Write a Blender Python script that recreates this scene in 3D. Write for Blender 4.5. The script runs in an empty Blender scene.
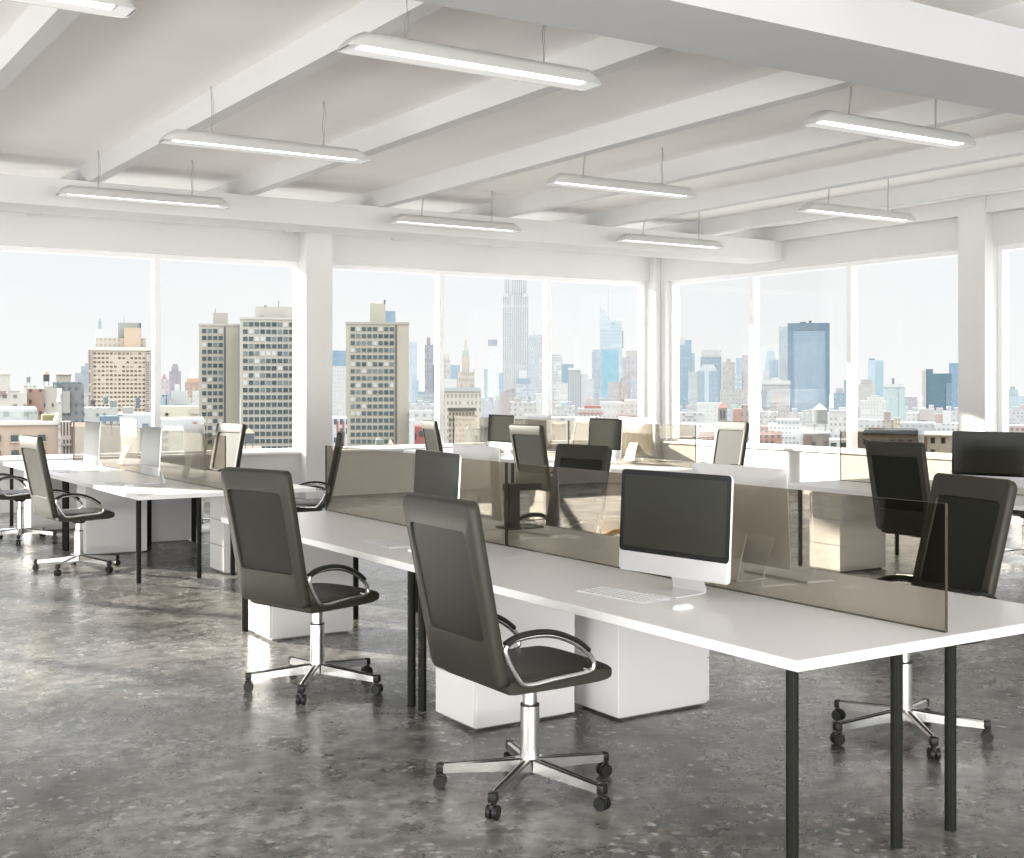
import bpy, bmesh, math, random
from mathutils import Vector, Matrix

random.seed(7)
scene = bpy.context.scene
COL = scene.collection

# ----------------------------------------------------------------- settings
SKY_BACK = 2.8       # added sky fill behind the viewer
SKY_HIGH = 6.0       # raised brightness of the unseen sky overhead
SUN_STRENGTH = 18.0
FILL_PANEL = 1120.0
FILL_SUN = 1.1
KEXT = 0.37          # exterior albedo scale
FOC = 1255.9         # focal length in pixels of a 1024 px wide picture
HOR = 386.8          # horizon row
YAW = math.radians(32.815)
EYE = 1.658
FWD = Vector((math.sin(YAW), math.cos(YAW), 0))
RGT = Vector((math.cos(YAW), -math.sin(YAW), 0))

# ----------------------------------------------------------------- helpers
def lin(c):
    def f(v):
        v /= 255.0
        return v / 12.92 if v <= 0.04045 else ((v + 0.055) / 1.055) ** 2.4
    return (f(c[0]), f(c[1]), f(c[2]), 1.0)

def principled(name, col, rough=0.5, metal=0.0, spec=0.5, noise=0.0, nscale=8.0, emit=None, bump=0.0):
    m = bpy.data.materials.new(name)
    m.use_nodes = True
    nt = m.node_tree
    b = nt.nodes['Principled BSDF']
    b.inputs['Base Color'].default_value = (*col[:3], 1)
    b.inputs['Roughness'].default_value = rough
    b.inputs['Metallic'].default_value = metal
    b.inputs['Specular IOR Level'].default_value = spec
    if emit:
        b.inputs['Emission Color'].default_value = (*emit[0][:3], 1)
        b.inputs['Emission Strength'].default_value = emit[1]
    if noise or bump:
        tc = nt.nodes.new('ShaderNodeTexCoord')
        nz = nt.nodes.new('ShaderNodeTexNoise')
        nz.inputs['Scale'].default_value = nscale
        nz.inputs['Detail'].default_value = 5
        nt.links.new(tc.outputs['Object'], nz.inputs['Vector'])
        if noise:
            mx = nt.nodes.new('ShaderNodeMix'); mx.data_type = 'RGBA'
            mx.inputs['A'].default_value = (*[c * (1 - noise) for c in col[:3]], 1)
            mx.inputs['B'].default_value = (*[min(1, c * (1 + noise)) for c in col[:3]], 1)
            nt.links.new(nz.outputs['Fac'], mx.inputs['Factor'])
            nt.links.new(mx.outputs['Result'], b.inputs['Base Color'])
        if bump:
            bp = nt.nodes.new('ShaderNodeBump')
            bp.inputs['Strength'].default_value = bump
            bp.inputs['Distance'].default_value = 0.004
            nt.links.new(nz.outputs['Fac'], bp.inputs['Height'])
            nt.links.new(bp.outputs['Normal'], b.inputs['Normal'])
    return m

class MB:
    """collects shapes in one mesh"""
    def __init__(self):
        self.bm = bmesh.new()
    def box(self, x0, x1, y0, y1, z0, z1, bevel=0.0, seg=2, M=None):
        r = bmesh.ops.create_cube(self.bm, size=1.0)
        vs = r['verts']
        for v in vs:
            v.co = Vector(((x0 + x1) / 2 + v.co.x * (x1 - x0), (y0 + y1) / 2 + v.co.y * (y1 - y0), (z0 + z1) / 2 + v.co.z * (z1 - z0)))
        if bevel:
            es = list({e for v in vs for e in v.link_edges})
            rb = bmesh.ops.bevel(self.bm, geom=es, offset=bevel, segments=seg, affect='EDGES', profile=0.5)
            vs = list({v for f in rb['faces'] for v in f.verts} | {v for v in vs if v.is_valid})
        if M is not None:
            bmesh.ops.transform(self.bm, matrix=M, verts=[v for v in vs if v.is_valid])
        return self
    def cyl(self, p0, p1, r0, r1=None, n=20, caps=True):
        if r1 is None: r1 = r0
        p0, p1 = Vector(p0), Vector(p1)
        d = p1 - p0
        q = d.to_track_quat('Z', 'Y').to_matrix().to_4x4()
        M = Matrix.Translation((p0 + p1) / 2) @ q
        bmesh.ops.create_cone(self.bm, cap_ends=caps, segments=n, radius1=r0, radius2=r1, depth=d.length, matrix=M)
        return self
    def tube(self, pts, r, n=8, closed=False, flat=1.0):
        pts = [Vector(p) for p in pts]
        rings = []
        N = len(pts)
        up0 = Vector((0, 1, 0))
        for i, p in enumerate(pts):
            if closed:
                t = pts[(i + 1) % N] - pts[i - 1]
            else:
                t = pts[min(i + 1, N - 1)] - pts[max(i - 1, 0)]
            t.normalize()
            u = up0 - t * up0.dot(t)
            if u.length < 1e-3:
                u = Vector((1, 0, 0)) - t * t.x
            u.normalize()
            w = t.cross(u)
            rings.append([self.bm.verts.new(p + u * (r * math.cos(2 * math.pi * k / n)) + w * (r * flat * math.sin(2 * math.pi * k / n))) for k in range(n)])
        for i in range(N if closed else N - 1):
            a, b = rings[i], rings[(i + 1) % N]
            for k in range(n):
                self.bm.faces.new((a[k], a[(k + 1) % n], b[(k + 1) % n], b[k]))
        if not closed:
            self.bm.faces.new(rings[0][::-1]); self.bm.faces.new(rings[-1])
        return self
    def loft(self, rings, caps=True, closed=False):
        R = [[self.bm.verts.new(Vector(p)) for p in ring] for ring in rings]
        n = len(R[0])
        L = len(R)
        for i in range(L if closed else L - 1):
            a, b = R[i], R[(i + 1) % L]
            for k in range(n):
                self.bm.faces.new((a[k], a[(k + 1) % n], b[(k + 1) % n], b[k]))
        if caps and not closed:
            self.bm.faces.new(R[0][::-1]); self.bm.faces.new(R[-1])
        return self
    def quad(self, *ps):
        self.bm.faces.new([self.bm.verts.new(Vector(p)) for p in ps])
        return self
    def mesh(self, name, smooth=None):
        bmesh.ops.recalc_face_normals(self.bm, faces=self.bm.faces)
        me = bpy.data.meshes.new(name)
        self.bm.to_mesh(me); self.bm.free()
        if smooth is not None:
            for p in me.polygons: p.use_smooth = True
            me.set_sharp_from_angle(angle=math.radians(smooth))
        return me
    def build(self, name, mat, parent=None, smooth=None, loc=None, rz=0.0):
        o = bpy.data.objects.new(name, self.mesh(name, smooth))
        o.data.materials.append(mat)
        COL.objects.link(o)
        if parent is not None: o.parent = parent
        if loc is not None: o.location = loc
        o.rotation_euler.z = rz
        return o

def tag(o, label=None, cat=None, group=None, kind=None):
    if label: o['label'] = label
    if cat: o['category'] = cat
    if group: o['group'] = group
    if kind: o['kind'] = kind
    return o

def empty(name, loc=(0, 0, 0), rz=0.0, label=None, cat=None, group=None):
    o = bpy.data.objects.new(name, None)
    COL.objects.link(o)
    o.location = loc; o.rotation_euler.z = rz
    o.empty_display_size = 0.1
    return tag(o, label, cat, group)

def copy_tree(o, parent=None):
    kids = list(o.children)
    c = o.copy(); COL.objects.link(c)
    c.parent = parent
    for k in kids: copy_tree(k, c)
    return c

def struct(mb, name, mat, label=None, smooth=None, parent=None):
    o = mb.build(name, mat, parent, smooth)
    if parent is None: tag(o, label, None, None, 'structure')
    return o

def smooth_path(pts, n=6, closed=False):
    P = [Vector(p) for p in pts]
    N = len(P); out = []
    for i in range(N if closed else N - 1):
        if closed:
            a, b, c, d = P[i - 1], P[i], P[(i + 1) % N], P[(i + 2) % N]
        else:
            a, b, c, d = P[max(i - 1, 0)], P[i], P[i + 1], P[min(i + 2, N - 1)]
        for k in range(n):
            t = k / n
            out.append(0.5 * ((2 * b) + (c - a) * t + (2 * a - 5 * b + 4 * c - d) * t * t + (3 * b - a - 3 * c + d) * t ** 3))
    if not closed: out.append(P[-1])
    return out

def rrect(w, h, r, n=5):
    """rounded rectangle outline (x, y), centred, counter-clockwise"""
    out = []
    for cx, cy, a0 in ((w / 2 - r, h / 2 - r, 0), (-w / 2 + r, h / 2 - r, 90), (-w / 2 + r, -h / 2 + r, 180), (w / 2 - r, -h / 2 + r, 270)):
        for k in range(n + 1):
            a = math.radians(a0 + 90 * k / n)
            out.append((cx + r * math.cos(a), cy + r * math.sin(a)))
    return out

# ----------------------------------------------------------------- materials
M = {}
M['wall'] = principled('wall_paint', (0.64, 0.635, 0.635), 0.7, noise=0.015, nscale=2.5)
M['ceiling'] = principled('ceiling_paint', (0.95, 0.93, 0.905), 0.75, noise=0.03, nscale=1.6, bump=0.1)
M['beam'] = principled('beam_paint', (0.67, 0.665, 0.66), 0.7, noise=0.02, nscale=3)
M['beam_shade'] = principled('beam_paint_shaded', (0.57, 0.575, 0.585), 0.7, noise=0.02, nscale=3)  # same beam paint, darkened so the near beam looks shaded
M['frame'] = principled('window_frame_paint', (0.85, 0.84, 0.84), 0.45)
M['desk'] = principled('white_laminate', (0.78, 0.77, 0.77), 0.32, noise=0.01, nscale=3)
M['ped'] = principled('white_cabinet', (0.63, 0.62, 0.615), 0.4, noise=0.01, nscale=3)
M['gap'] = principled('drawer_gap', (0.25, 0.235, 0.22), 0.8)
M['leg'] = principled('black_tube', (0.010, 0.011, 0.008), 0.55, spec=0.15)
M['leather'] = principled('olive_black_leather', (0.030, 0.029, 0.021), 0.48, spec=0.3, noise=0.08, nscale=60, bump=0.08)
M['mesh'] = principled('woven_mesh', (0.026, 0.027, 0.020), 0.55, spec=0.2)
M['plastic'] = principled('black_plastic', (0.010, 0.010, 0.008), 0.45, spec=0.3)
M['chrome'] = principled('polished_chrome', (0.74, 0.73, 0.71), 0.22, 1.0)
M['alu'] = principled('silver_aluminium', (0.74, 0.74, 0.75), 0.34, 0.35)
M['bezel'] = principled('black_glass_bezel', (0.008, 0.009, 0.007), 0.12, spec=0.3)
M['screen'] = principled('dark_glossy_screen', (0.026, 0.027, 0.020), 0.14, spec=0.22)
M['key'] = principled('white_keys', (0.76, 0.76, 0.77), 0.45)
M['keybase'] = principled('silver_keyboard_case', (0.66, 0.66, 0.67), 0.4, 0.3)
M['mouse'] = principled('white_mouse_shell', (0.84, 0.84, 0.85), 0.2)
M['lamp'] = principled('white_lamp_metal', (0.52, 0.52, 0.505), 0.4)
M['tube'] = principled('lit_lamp_tube', (1, 1, 1), 0.5, emit=((1.0, 0.98, 0.95), 2.2))
M['trough'] = principled('lamp_reflector', (0.74, 0.74, 0.73), 0.5, emit=((1.0, 0.98, 0.95), 0.16))
M['cable'] = principled('grey_cable', (0.30, 0.30, 0.29), 0.5)
M['mat'] = principled('amber_wood_mat', (0.42, 0.235, 0.07), 0.45, noise=0.35, nscale=5)
M['tank'] = principled('weathered_tank_wood', (0.14, 0.15, 0.15), 0.8, noise=0.2, nscale=2)

def mesh_weave(m):
    nt = m.node_tree; b = nt.nodes['Principled BSDF']
    tc = nt.nodes.new('ShaderNodeTexCoord')
    ch = nt.nodes.new('ShaderNodeTexChecker'); ch.inputs['Scale'].default_value = 160
    ch.inputs['Color1'].default_value = (0.015, 0.016, 0.011, 1); ch.inputs['Color2'].default_value = (0.008, 0.0085, 0.006, 1)
    nt.links.new(tc.outputs['Object'], ch.inputs['Vector']); nt.links.new(ch.outputs['Color'], b.inputs['Base Color'])
mesh_weave(M['mesh'])

def glass_mat(name, tint, fac_scale=1.0, ior=1.45):
    m = bpy.data.materials.new(name); m.use_nodes = True
    nt = m.node_tree; nt.nodes.clear()
    out = nt.nodes.new('ShaderNodeOutputMaterial')
    tr = nt.nodes.new('ShaderNodeBsdfTransparent'); tr.inputs['Color'].default_value = (*tint, 1)
    gl = nt.nodes.new('ShaderNodeBsdfGlossy'); gl.inputs['Roughness'].default_value = 0.0
    fr = nt.nodes.new('ShaderNodeFresnel'); fr.inputs['IOR'].default_value = ior
    mu = nt.nodes.new('ShaderNodeMath'); mu.operation = 'MULTIPLY'; mu.inputs[1].default_value = fac_scale
    mx = nt.nodes.new('ShaderNodeMixShader')
    nt.links.new(fr.outputs['Fac'], mu.inputs[0]); nt.links.new(mu.outputs[0], mx.inputs['Fac'])
    nt.links.new(tr.outputs[0], mx.inputs[1]); nt.links.new(gl.outputs[0], mx.inputs[2])
    nt.links.new(mx.outputs[0], out.inputs['Surface'])
    return m
M['pane'] = glass_mat('clear_window_glass', (0.985, 0.99, 0.99), 0.15)
M['screen_glass'] = glass_mat('bronze_tinted_glass', (0.765, 0.738, 0.685), 0.35)
M['glass_edge'] = principled('bronze_glass_edge', (0.05, 0.043, 0.03), 0.25)

def floor_mat():
    m = bpy.data.materials.new('polished_concrete'); m.use_nodes = True
    nt = m.node_tree; b = nt.nodes['Principled BSDF']; L = nt.links.new
    tc = nt.nodes.new('ShaderNodeTexCoord')
    def noise(scale, det, rough=0.6):
        n = nt.nodes.new('ShaderNodeTexNoise'); n.inputs['Scale'].default_value = scale; n.inputs['Detail'].default_value = det
        n.inputs['Roughness'].default_value = rough; L(tc.outputs['Object'], n.inputs['Vector']); return n
    n1 = noise(0.7, 6, 0.65)
    r1 = nt.nodes.new('ShaderNodeValToRGB')
    e = r1.color_ramp.elements
    e[0].position = 0.38; e[0].color = (0.044, 0.042, 0.035, 1)
    e[1].position = 0.64; e[1].color = (0.25, 0.243, 0.23, 1)
    L(n1.outputs['Fac'], r1.inputs['Fac'])
    n2 = noise(9.0, 6, 0.7)
    r2 = nt.nodes.new('ShaderNodeValToRGB')
    e = r2.color_ramp.elements
    e[0].position = 0.40; e[0].color = (0.52, 0.52, 0.51, 1)
    e[1].position = 0.62; e[1].color = (1.5, 1.5, 1.5, 1)
    L(n2.outputs['Fac'], r2.inputs['Fac'])
    mx = nt.nodes.new('ShaderNodeMix'); mx.data_type = 'RGBA'; mx.blend_type = 'MULTIPLY'; mx.inputs['Factor'].default_value = 1
    L(r1.outputs['Color'], mx.inputs['A']); L(r2.outputs['Color'], mx.inputs['B'])
    # pale and rusty aggregate flecks
    vo = nt.nodes.new('ShaderNodeTexVoronoi'); vo.inputs['Scale'].default_value = 16; vo.inputs['Randomness'].default_value = 1
    nv = noise(14, 2); 
    ad = nt.nodes.new('ShaderNodeVectorMath'); ad.operation = 'MULTIPLY_ADD'
    ad.inputs[1].default_value = (0.09, 0.09, 0.09)
    L(nv.outputs['Color'], ad.inputs[0]); L(tc.outputs['Object'], ad.inputs[2]); L(ad.outputs[0], vo.inputs['Vector'])
    r3 = nt.nodes.new('ShaderNodeValToRGB')
    e = r3.color_ramp.elements
    e[0].position = 0.16; e[0].color = (1, 1, 1, 1); e[1].position = 0.34; e[1].color = (0, 0, 0, 1)
    L(vo.outputs['Distance'], r3.inputs['Fac'])
    n3 = noise(3.2, 3)
    r4 = nt.nodes.new('ShaderNodeValToRGB'); e = r4.color_ramp.elements
    e[0].position = 0.42; e[0].color = (0.05, 0.05, 0.05, 1); e[1].position = 0.58; e[1].color = (0.9, 0.9, 0.9, 1)
    L(n3.outputs['Fac'], r4.inputs['Fac'])
    mm = nt.nodes.new('ShaderNodeMath'); mm.operation = 'MULTIPLY'
    L(r3.outputs['Color'], mm.inputs[0]); L(r4.outputs['Color'], mm.inputs[1])
    sep = nt.nodes.new('ShaderNodeSeparateColor'); L(vo.outputs['Color'], sep.inputs['Color'])
    r5 = nt.nodes.new('ShaderNodeValToRGB'); e = r5.color_ramp.elements
    e[0].position = 0.0; e[0].color = (0.46, 0.47, 0.48, 1); e[1].position = 1.0; e[1].color = (0.30, 0.29, 0.27, 1)
    x = e.new(0.80); x.color = (0.34, 0.33, 0.31, 1); x = e.new(0.9); x.color = (0.20, 0.11, 0.075, 1)
    L(sep.outputs[0], r5.inputs['Fac'])
    m2 = nt.nodes.new('ShaderNodeMix'); m2.data_type = 'RGBA'
    L(mm.outputs[0], m2.inputs['Factor']); L(mx.outputs['Result'], m2.inputs['A']); L(r5.outputs['Color'], m2.inputs['B'])
    # scattered dark pits
    n6 = noise(22, 3)
    r6 = nt.nodes.new('ShaderNodeValToRGB'); e = r6.color_ramp.elements
    e[0].position = 0.30; e[0].color = (0.35, 0.34, 0.33, 1); e[1].position = 0.42; e[1].color = (1, 1, 1, 1)
    L(n6.outputs['Fac'], r6.inputs['Fac'])
    m3 = nt.nodes.new('ShaderNodeMix'); m3.data_type = 'RGBA'; m3.blend_type = 'MULTIPLY'; m3.inputs['Factor'].default_value = 1
    L(m2.outputs['Result'], m3.inputs['A']); L(r6.outputs['Color'], m3.inputs['B'])
    L(m3.outputs['Result'], b.inputs['Base Color'])
    nr = noise(2.4, 5, 0.7)
    rr = nt.nodes.new('ShaderNodeMapRange'); rr.inputs['From Min'].default_value = 0.3; rr.inputs['From Max'].default_value = 0.7
    rr.inputs['To Min'].default_value = 0.19; rr.inputs['To Max'].default_value = 0.36
    L(nr.outputs['Fac'], rr.inputs['Value']); L(rr.outputs['Result'], b.inputs['Roughness'])
    b.inputs['Specular IOR Level'].default_value = 0.85
    bp = nt.nodes.new('ShaderNodeBump'); bp.inputs['Strength'].default_value = 0.06; bp.inputs['Distance'].default_value = 0.004
    L(n2.outputs['Fac'], bp.inputs['Height']); L(bp.outputs['Normal'], b.inputs['Normal'])
    return m
M['floor'] = floor_mat()

# facade node group: window grid in metres
def facade_group():
    g = bpy.data.node_groups.new('facade_grid', 'ShaderNodeTree')
    I = g.interface
    def sock(n, t, d=None):
        s = I.new_socket(n, in_out='INPUT', socket_type=t)
        if d is not None: s.default_value = d
    sock('Wall', 'NodeSocketColor'); sock('Window', 'NodeSocketColor'); sock('Blind', 'NodeSocketColor')
    sock('Pitch X', 'NodeSocketFloat', 3.0); sock('Pitch Z', 'NodeSocketFloat', 3.0)
    sock('Wide', 'NodeSocketFloat', 0.6); sock('High', 'NodeSocketFloat', 0.55); sock('Blinds', 'NodeSocketFloat', 0.2)
    I.new_socket('Color', in_out='OUTPUT', socket_type='NodeSocketColor')
    N = g.nodes.new; L = g.links.new
    gi = N('NodeGroupInput'); go = N('NodeGroupOutput')
    tc = N('ShaderNodeTexCoord'); sp = N('ShaderNodeSeparateXYZ'); L(tc.outputs['Object'], sp.inputs[0])
    def math_(op, a, b=None):
        n = N('ShaderNodeMath'); n.operation = op
        for i, v in enumerate((a, b)):
            if v is None: continue
            if isinstance(v, (int, float)): n.inputs[i].default_value = v
            else: L(v, n.inputs[i])
        return n.outputs[0]
    ad = math_('ADD', sp.outputs['X'], sp.outputs['Y'])
    ux = math_('DIVIDE', ad, gi.outputs['Pitch X']); uz = math_('DIVIDE', sp.outputs['Z'], gi.outputs['Pitch Z'])
    def inside(u, w):
        f = math_('FRACT', u); c = math_('ABSOLUTE', math_('SUBTRACT', f, 0.5))
        return math_('LESS_THAN', c, math_('MULTIPLY', w, 0.5))
    mask = math_('MULTIPLY', inside(ux, gi.outputs['Wide']), inside(uz, gi.outputs['High']))
    ge = N('ShaderNodeNewGeometry'); sn = N('ShaderNodeSeparateXYZ'); L(ge.outputs['Normal'], sn.inputs[0])
    flat = math_('LESS_THAN', math_('ABSOLUTE', sn.outputs['Z']), 0.4)
    mask = math_('MULTIPLY', mask, flat)
    cb = N('ShaderNodeCombineXYZ'); L(math_('FLOOR', ux), cb.inputs[0]); L(math_('FLOOR', uz), cb.inputs[1])
    wn = N('ShaderNodeTexWhiteNoise'); wn.noise_dimensions = '2D'; L(cb.outputs[0], wn.inputs['Vector'])
    bl = math_('LESS_THAN', wn.outputs['Value'], gi.outputs['Blinds'])
    m1 = N('ShaderNodeMix'); m1.data_type = 'RGBA'; L(bl, m1.inputs['Factor']); L(gi.outputs['Window'], m1.inputs['A']); L(gi.outputs['Blind'], m1.inputs['B'])
    # soft weathering of the wall
    nz = N('ShaderNodeTexNoise'); nz.inputs['Scale'].default_value = 0.15; nz.inputs['Detail'].default_value = 3; L(tc.outputs['Object'], nz.inputs['Vector'])
    mp = N('ShaderNodeMapRange'); mp.inputs['To Min'].default_value = 0.86; mp.inputs['To Max'].default_value = 1.12; L(nz.outputs['Fac'], mp.inputs['Value'])
    wm = N('ShaderNodeVectorMath'); wm.operation = 'SCALE'; L(gi.outputs['Wall'], wm.inputs[0]); L(mp.outputs['Result'], wm.inputs['Scale'])
    m2 = N('ShaderNodeMix'); m2.data_type = 'RGBA'; L(mask, m2.inputs['Factor']); L(wm.outputs[0], m2.inputs['A']); L(m1.outputs['Result'], m2.inputs['B'])
    L(m2.outputs['Result'], go.inputs['Color'])
    return g
FG = facade_group()
def ext(c):  # city colours are picked with the distance haze already in them
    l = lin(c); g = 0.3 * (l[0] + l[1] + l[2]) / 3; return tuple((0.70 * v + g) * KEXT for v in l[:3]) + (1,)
_fc = {}
def facade(wall, win, px, pz, w=0.55, h=0.5, blinds=0.2, blind=None):
    key = (wall, win, round(px, 2), round(pz, 2), w, h, blinds, blind)
    if key in _fc: return _fc[key]
    m = bpy.data.materials.new('facade'); m.use_nodes = True
    nt = m.node_tree; b = nt.nodes['Principled BSDF']
    b.inputs['Roughness'].default_value = 0.85; b.inputs['Specular IOR Level'].default_value = 0.15
    n = nt.nodes.new('ShaderNodeGroup'); n.node_tree = FG
    n.inputs['Wall'].default_value = ext(wall); n.inputs['Window'].default_value = ext(win)
    n.inputs['Blind'].default_value = ext(blind or tuple(min(255, c + 8) for c in wall))
    n.inputs['Pitch X'].default_value = px; n.inputs['Pitch Z'].default_value = pz
    n.inputs['Wide'].default_value = w; n.inputs['High'].default_value = h; n.inputs['Blinds'].default_value = blinds
    nt.links.new(n.outputs[0], b.inputs['Base Color'])
    _fc[key] = m
    return m
_pc = {}
def plain(c, noise=0.06):
    if c not in _pc:
        l = ext(c); _pc[c] = principled('painted_masonry', l, 0.85, spec=0.15, noise=noise, nscale=0.4)
    return _pc[c]

# ----------------------------------------------------------------- room shell
XE, YN, XW, YS = 14.33, 17.5, -9.0, -6.0
SILL, HEAD, CEIL = 0.67, 3.53, 4.17
struct(MB().box(XW - .4, XE + .4, YS - .4, YN + .4, -0.25, 0), 'floor', M['floor'], 'polished grey concrete floor')
struct(MB().box(XW - .4, XE + .4, YS - .4, YN + .4, CEIL, CEIL + .25), 'ceiling', M['ceiling'], 'white painted ceiling slab')

def piers_wall(name, axis, plane, t, lo, hi, openings, mat, label):
    """wall slab with window openings; axis 'x' runs along x at y=plane"""
    mb = MB()
    def b(a0, a1, z0, z1):
        if axis == 'x': mb.box(a0, a1, plane, plane + t, z0, z1)
        else: mb.box(plane, plane + t, a0, a1, z0, z1)
    b(lo, hi, 0, SILL)
    b(lo, hi, HEAD, CEIL)
    c = lo
    for a0, a1 in openings:
        b(c, a0, SILL, HEAD); c = a1
    b(c, hi, SILL, HEAD)
    return struct(mb, name, mat, label)

north_open = [(-6.35, -0.35), (1.15, 7.56), (7.90, 14.20)]
east_open = [(-3.4, 2.6), (3.95, 10.497), (10.80, 17.20)]
south_open = [(-8.3, -2.4), (-1.8, 5.0), (5.6, 13.6)]
west_open = [(-5.2, 1.0), (1.8, 8.4), (9.2, 16.6)]
piers_wall('wall_north', 'x', YN, 0.32, XW, XE, north_open, M['wall'], 'white window wall with broad openings over the city')
piers_wall('wall_east', 'y', XE, 0.32, YS, YN + .32, east_open, M['wall'], 'white window wall meeting the other at the corner')
piers_wall('wall_south', 'x', YS - .32, 0.32, XW, XE, south_open, M['wall'], 'white window wall behind the viewer')
piers_wall('wall_west', 'y', XW - .32, 0.32, YS, YN + .32, west_open, M['wall'], 'white window wall on the sunny side')

wn = 0
def window(axis, plane, sgn, a0, a1, mulls):
    """frame, mullions and pane set in the opening; plane = inner wall face, sgn = outward direction"""
    global wn
    wn += 1
    root = empty('window_%d' % wn, ((a0 + a1) / 2, plane, SILL) if axis == 'x' else (plane, (a0 + a1) / 2, SILL))
    tag(root, 'white framed window of wide panes', None, None, 'structure')
    inv = Matrix.Translation(-root.location)
    p0, p1 = plane + sgn * 0.10, plane + sgn * 0.24
    q0, q1 = min(p0, p1), max(p0, p1)
    def mk(lo, hi, z0, z1, mb):
        if axis == 'x': mb.box(lo, hi, q0, q1, z0, z1, M=inv)
        else: mb.box(q0, q1, lo, hi, z0, z1, M=inv)
    fr = MB()
    w = 0.065
    mk(a0, a0 + w, SILL, HEAD, fr); mk(a1 - w, a1, SILL, HEAD, fr)
    mk(a0 + w, a1 - w, SILL, SILL + w, fr); mk(a0 + w, a1 - w, HEAD - w, HEAD, fr)
    fr.build('window_frame', M['frame'], root)
    for c in mulls:
        mu = MB(); mk(c - 0.045, c + 0.045, SILL + w, HEAD - w, mu)
        mu.build('mullion', M['frame'], root)
    pc = plane + sgn * 0.17
    edges = [a0 + w] + list(mulls) + [a1 - w]
    for i in range(len(edges) - 1):
        lo = edges[i] + (0.045 if i else 0); hi = edges[i + 1] - (0.045 if i < len(edges) - 2 else 0)
        g = MB()
        if axis == 'x': ps = ((lo, pc, SILL + w), (hi, pc, SILL + w), (hi, pc, HEAD - w), (lo, pc, HEAD - w))
        else: ps = ((pc, lo, SILL + w), (pc, hi, SILL + w), (pc, hi, HEAD - w), (pc, lo, HEAD - w))
        g.quad(*[Vector(p) - root.location for p in ps])
        g.build('window_pane', M['pane'], root)
    sl = MB()
    r0, r1 = plane - sgn * 0.05, plane + sgn * 0.10
    q0, q1 = min(r0, r1), max(r0, r1)
    mk(a0 - .0, a1 + .0, SILL - 0.005, SILL + 0.03, sl)
    sl.build('window_sill', M['frame'], root)
window('x', YN, 1, *north_open[0], (-4.35, -2.35))
window('x', YN, 1, *north_open[1], (3.25, 5.40))
window('x', YN, 1, *north_open[2], (10.0, 12.11))
window('y', XE, 1, *east_open[0], (-1.4, 0.6))
window('y', XE, 1, *east_open[1], (6.05, 8.15))
window('y', XE, 1, *east_open[2], (13.07, 15.15))
window('x', YS, -1, *south_open[0], (-5.3,))
window('x', YS, -1, *south_open[1], (1.6,))
window('x', YS, -1, *south_open[2], (9.6,))
window('y', XW, -1, *west_open[0], (-2.1,))
window('y', XW, -1, *west_open[1], (5.1,))
window('y', XW, -1, *west_open[2], (12.9,))

# columns standing proud of the walls
for i, (x0, x1, y0, y1, lab) in enumerate([(7.50, 7.927, 17.25, YN, 'white column between the two big windows'),
                       (-.05, .55, 17.12, YN, 'white column on the sunny window wall'),
                       (14.20, XE, 17.34, YN, 'white column in the corner of the window walls'),
                       (14.16, XE, 10.497, 10.915, 'white column on the side window wall'),
                       (13.98, XE, 2.95, 3.55, 'white column further along the side window wall')]):
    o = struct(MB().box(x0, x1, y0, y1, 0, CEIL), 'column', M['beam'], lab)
# main beams under the joists
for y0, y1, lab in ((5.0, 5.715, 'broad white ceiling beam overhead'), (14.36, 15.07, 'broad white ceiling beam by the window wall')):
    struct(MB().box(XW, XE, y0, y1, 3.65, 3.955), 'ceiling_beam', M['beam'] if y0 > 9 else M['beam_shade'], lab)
# joists
for k in range(-6, 7):
    x = 3.62 + 1.805 * k - (0.0 if k < 6 else 0.262)
    struct(MB().box(x, x + 0.14, YS, YN, 3.95, CEIL), 'ceiling_joist', M['beam'], 'white ceiling joist running towards the window wall')

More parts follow.
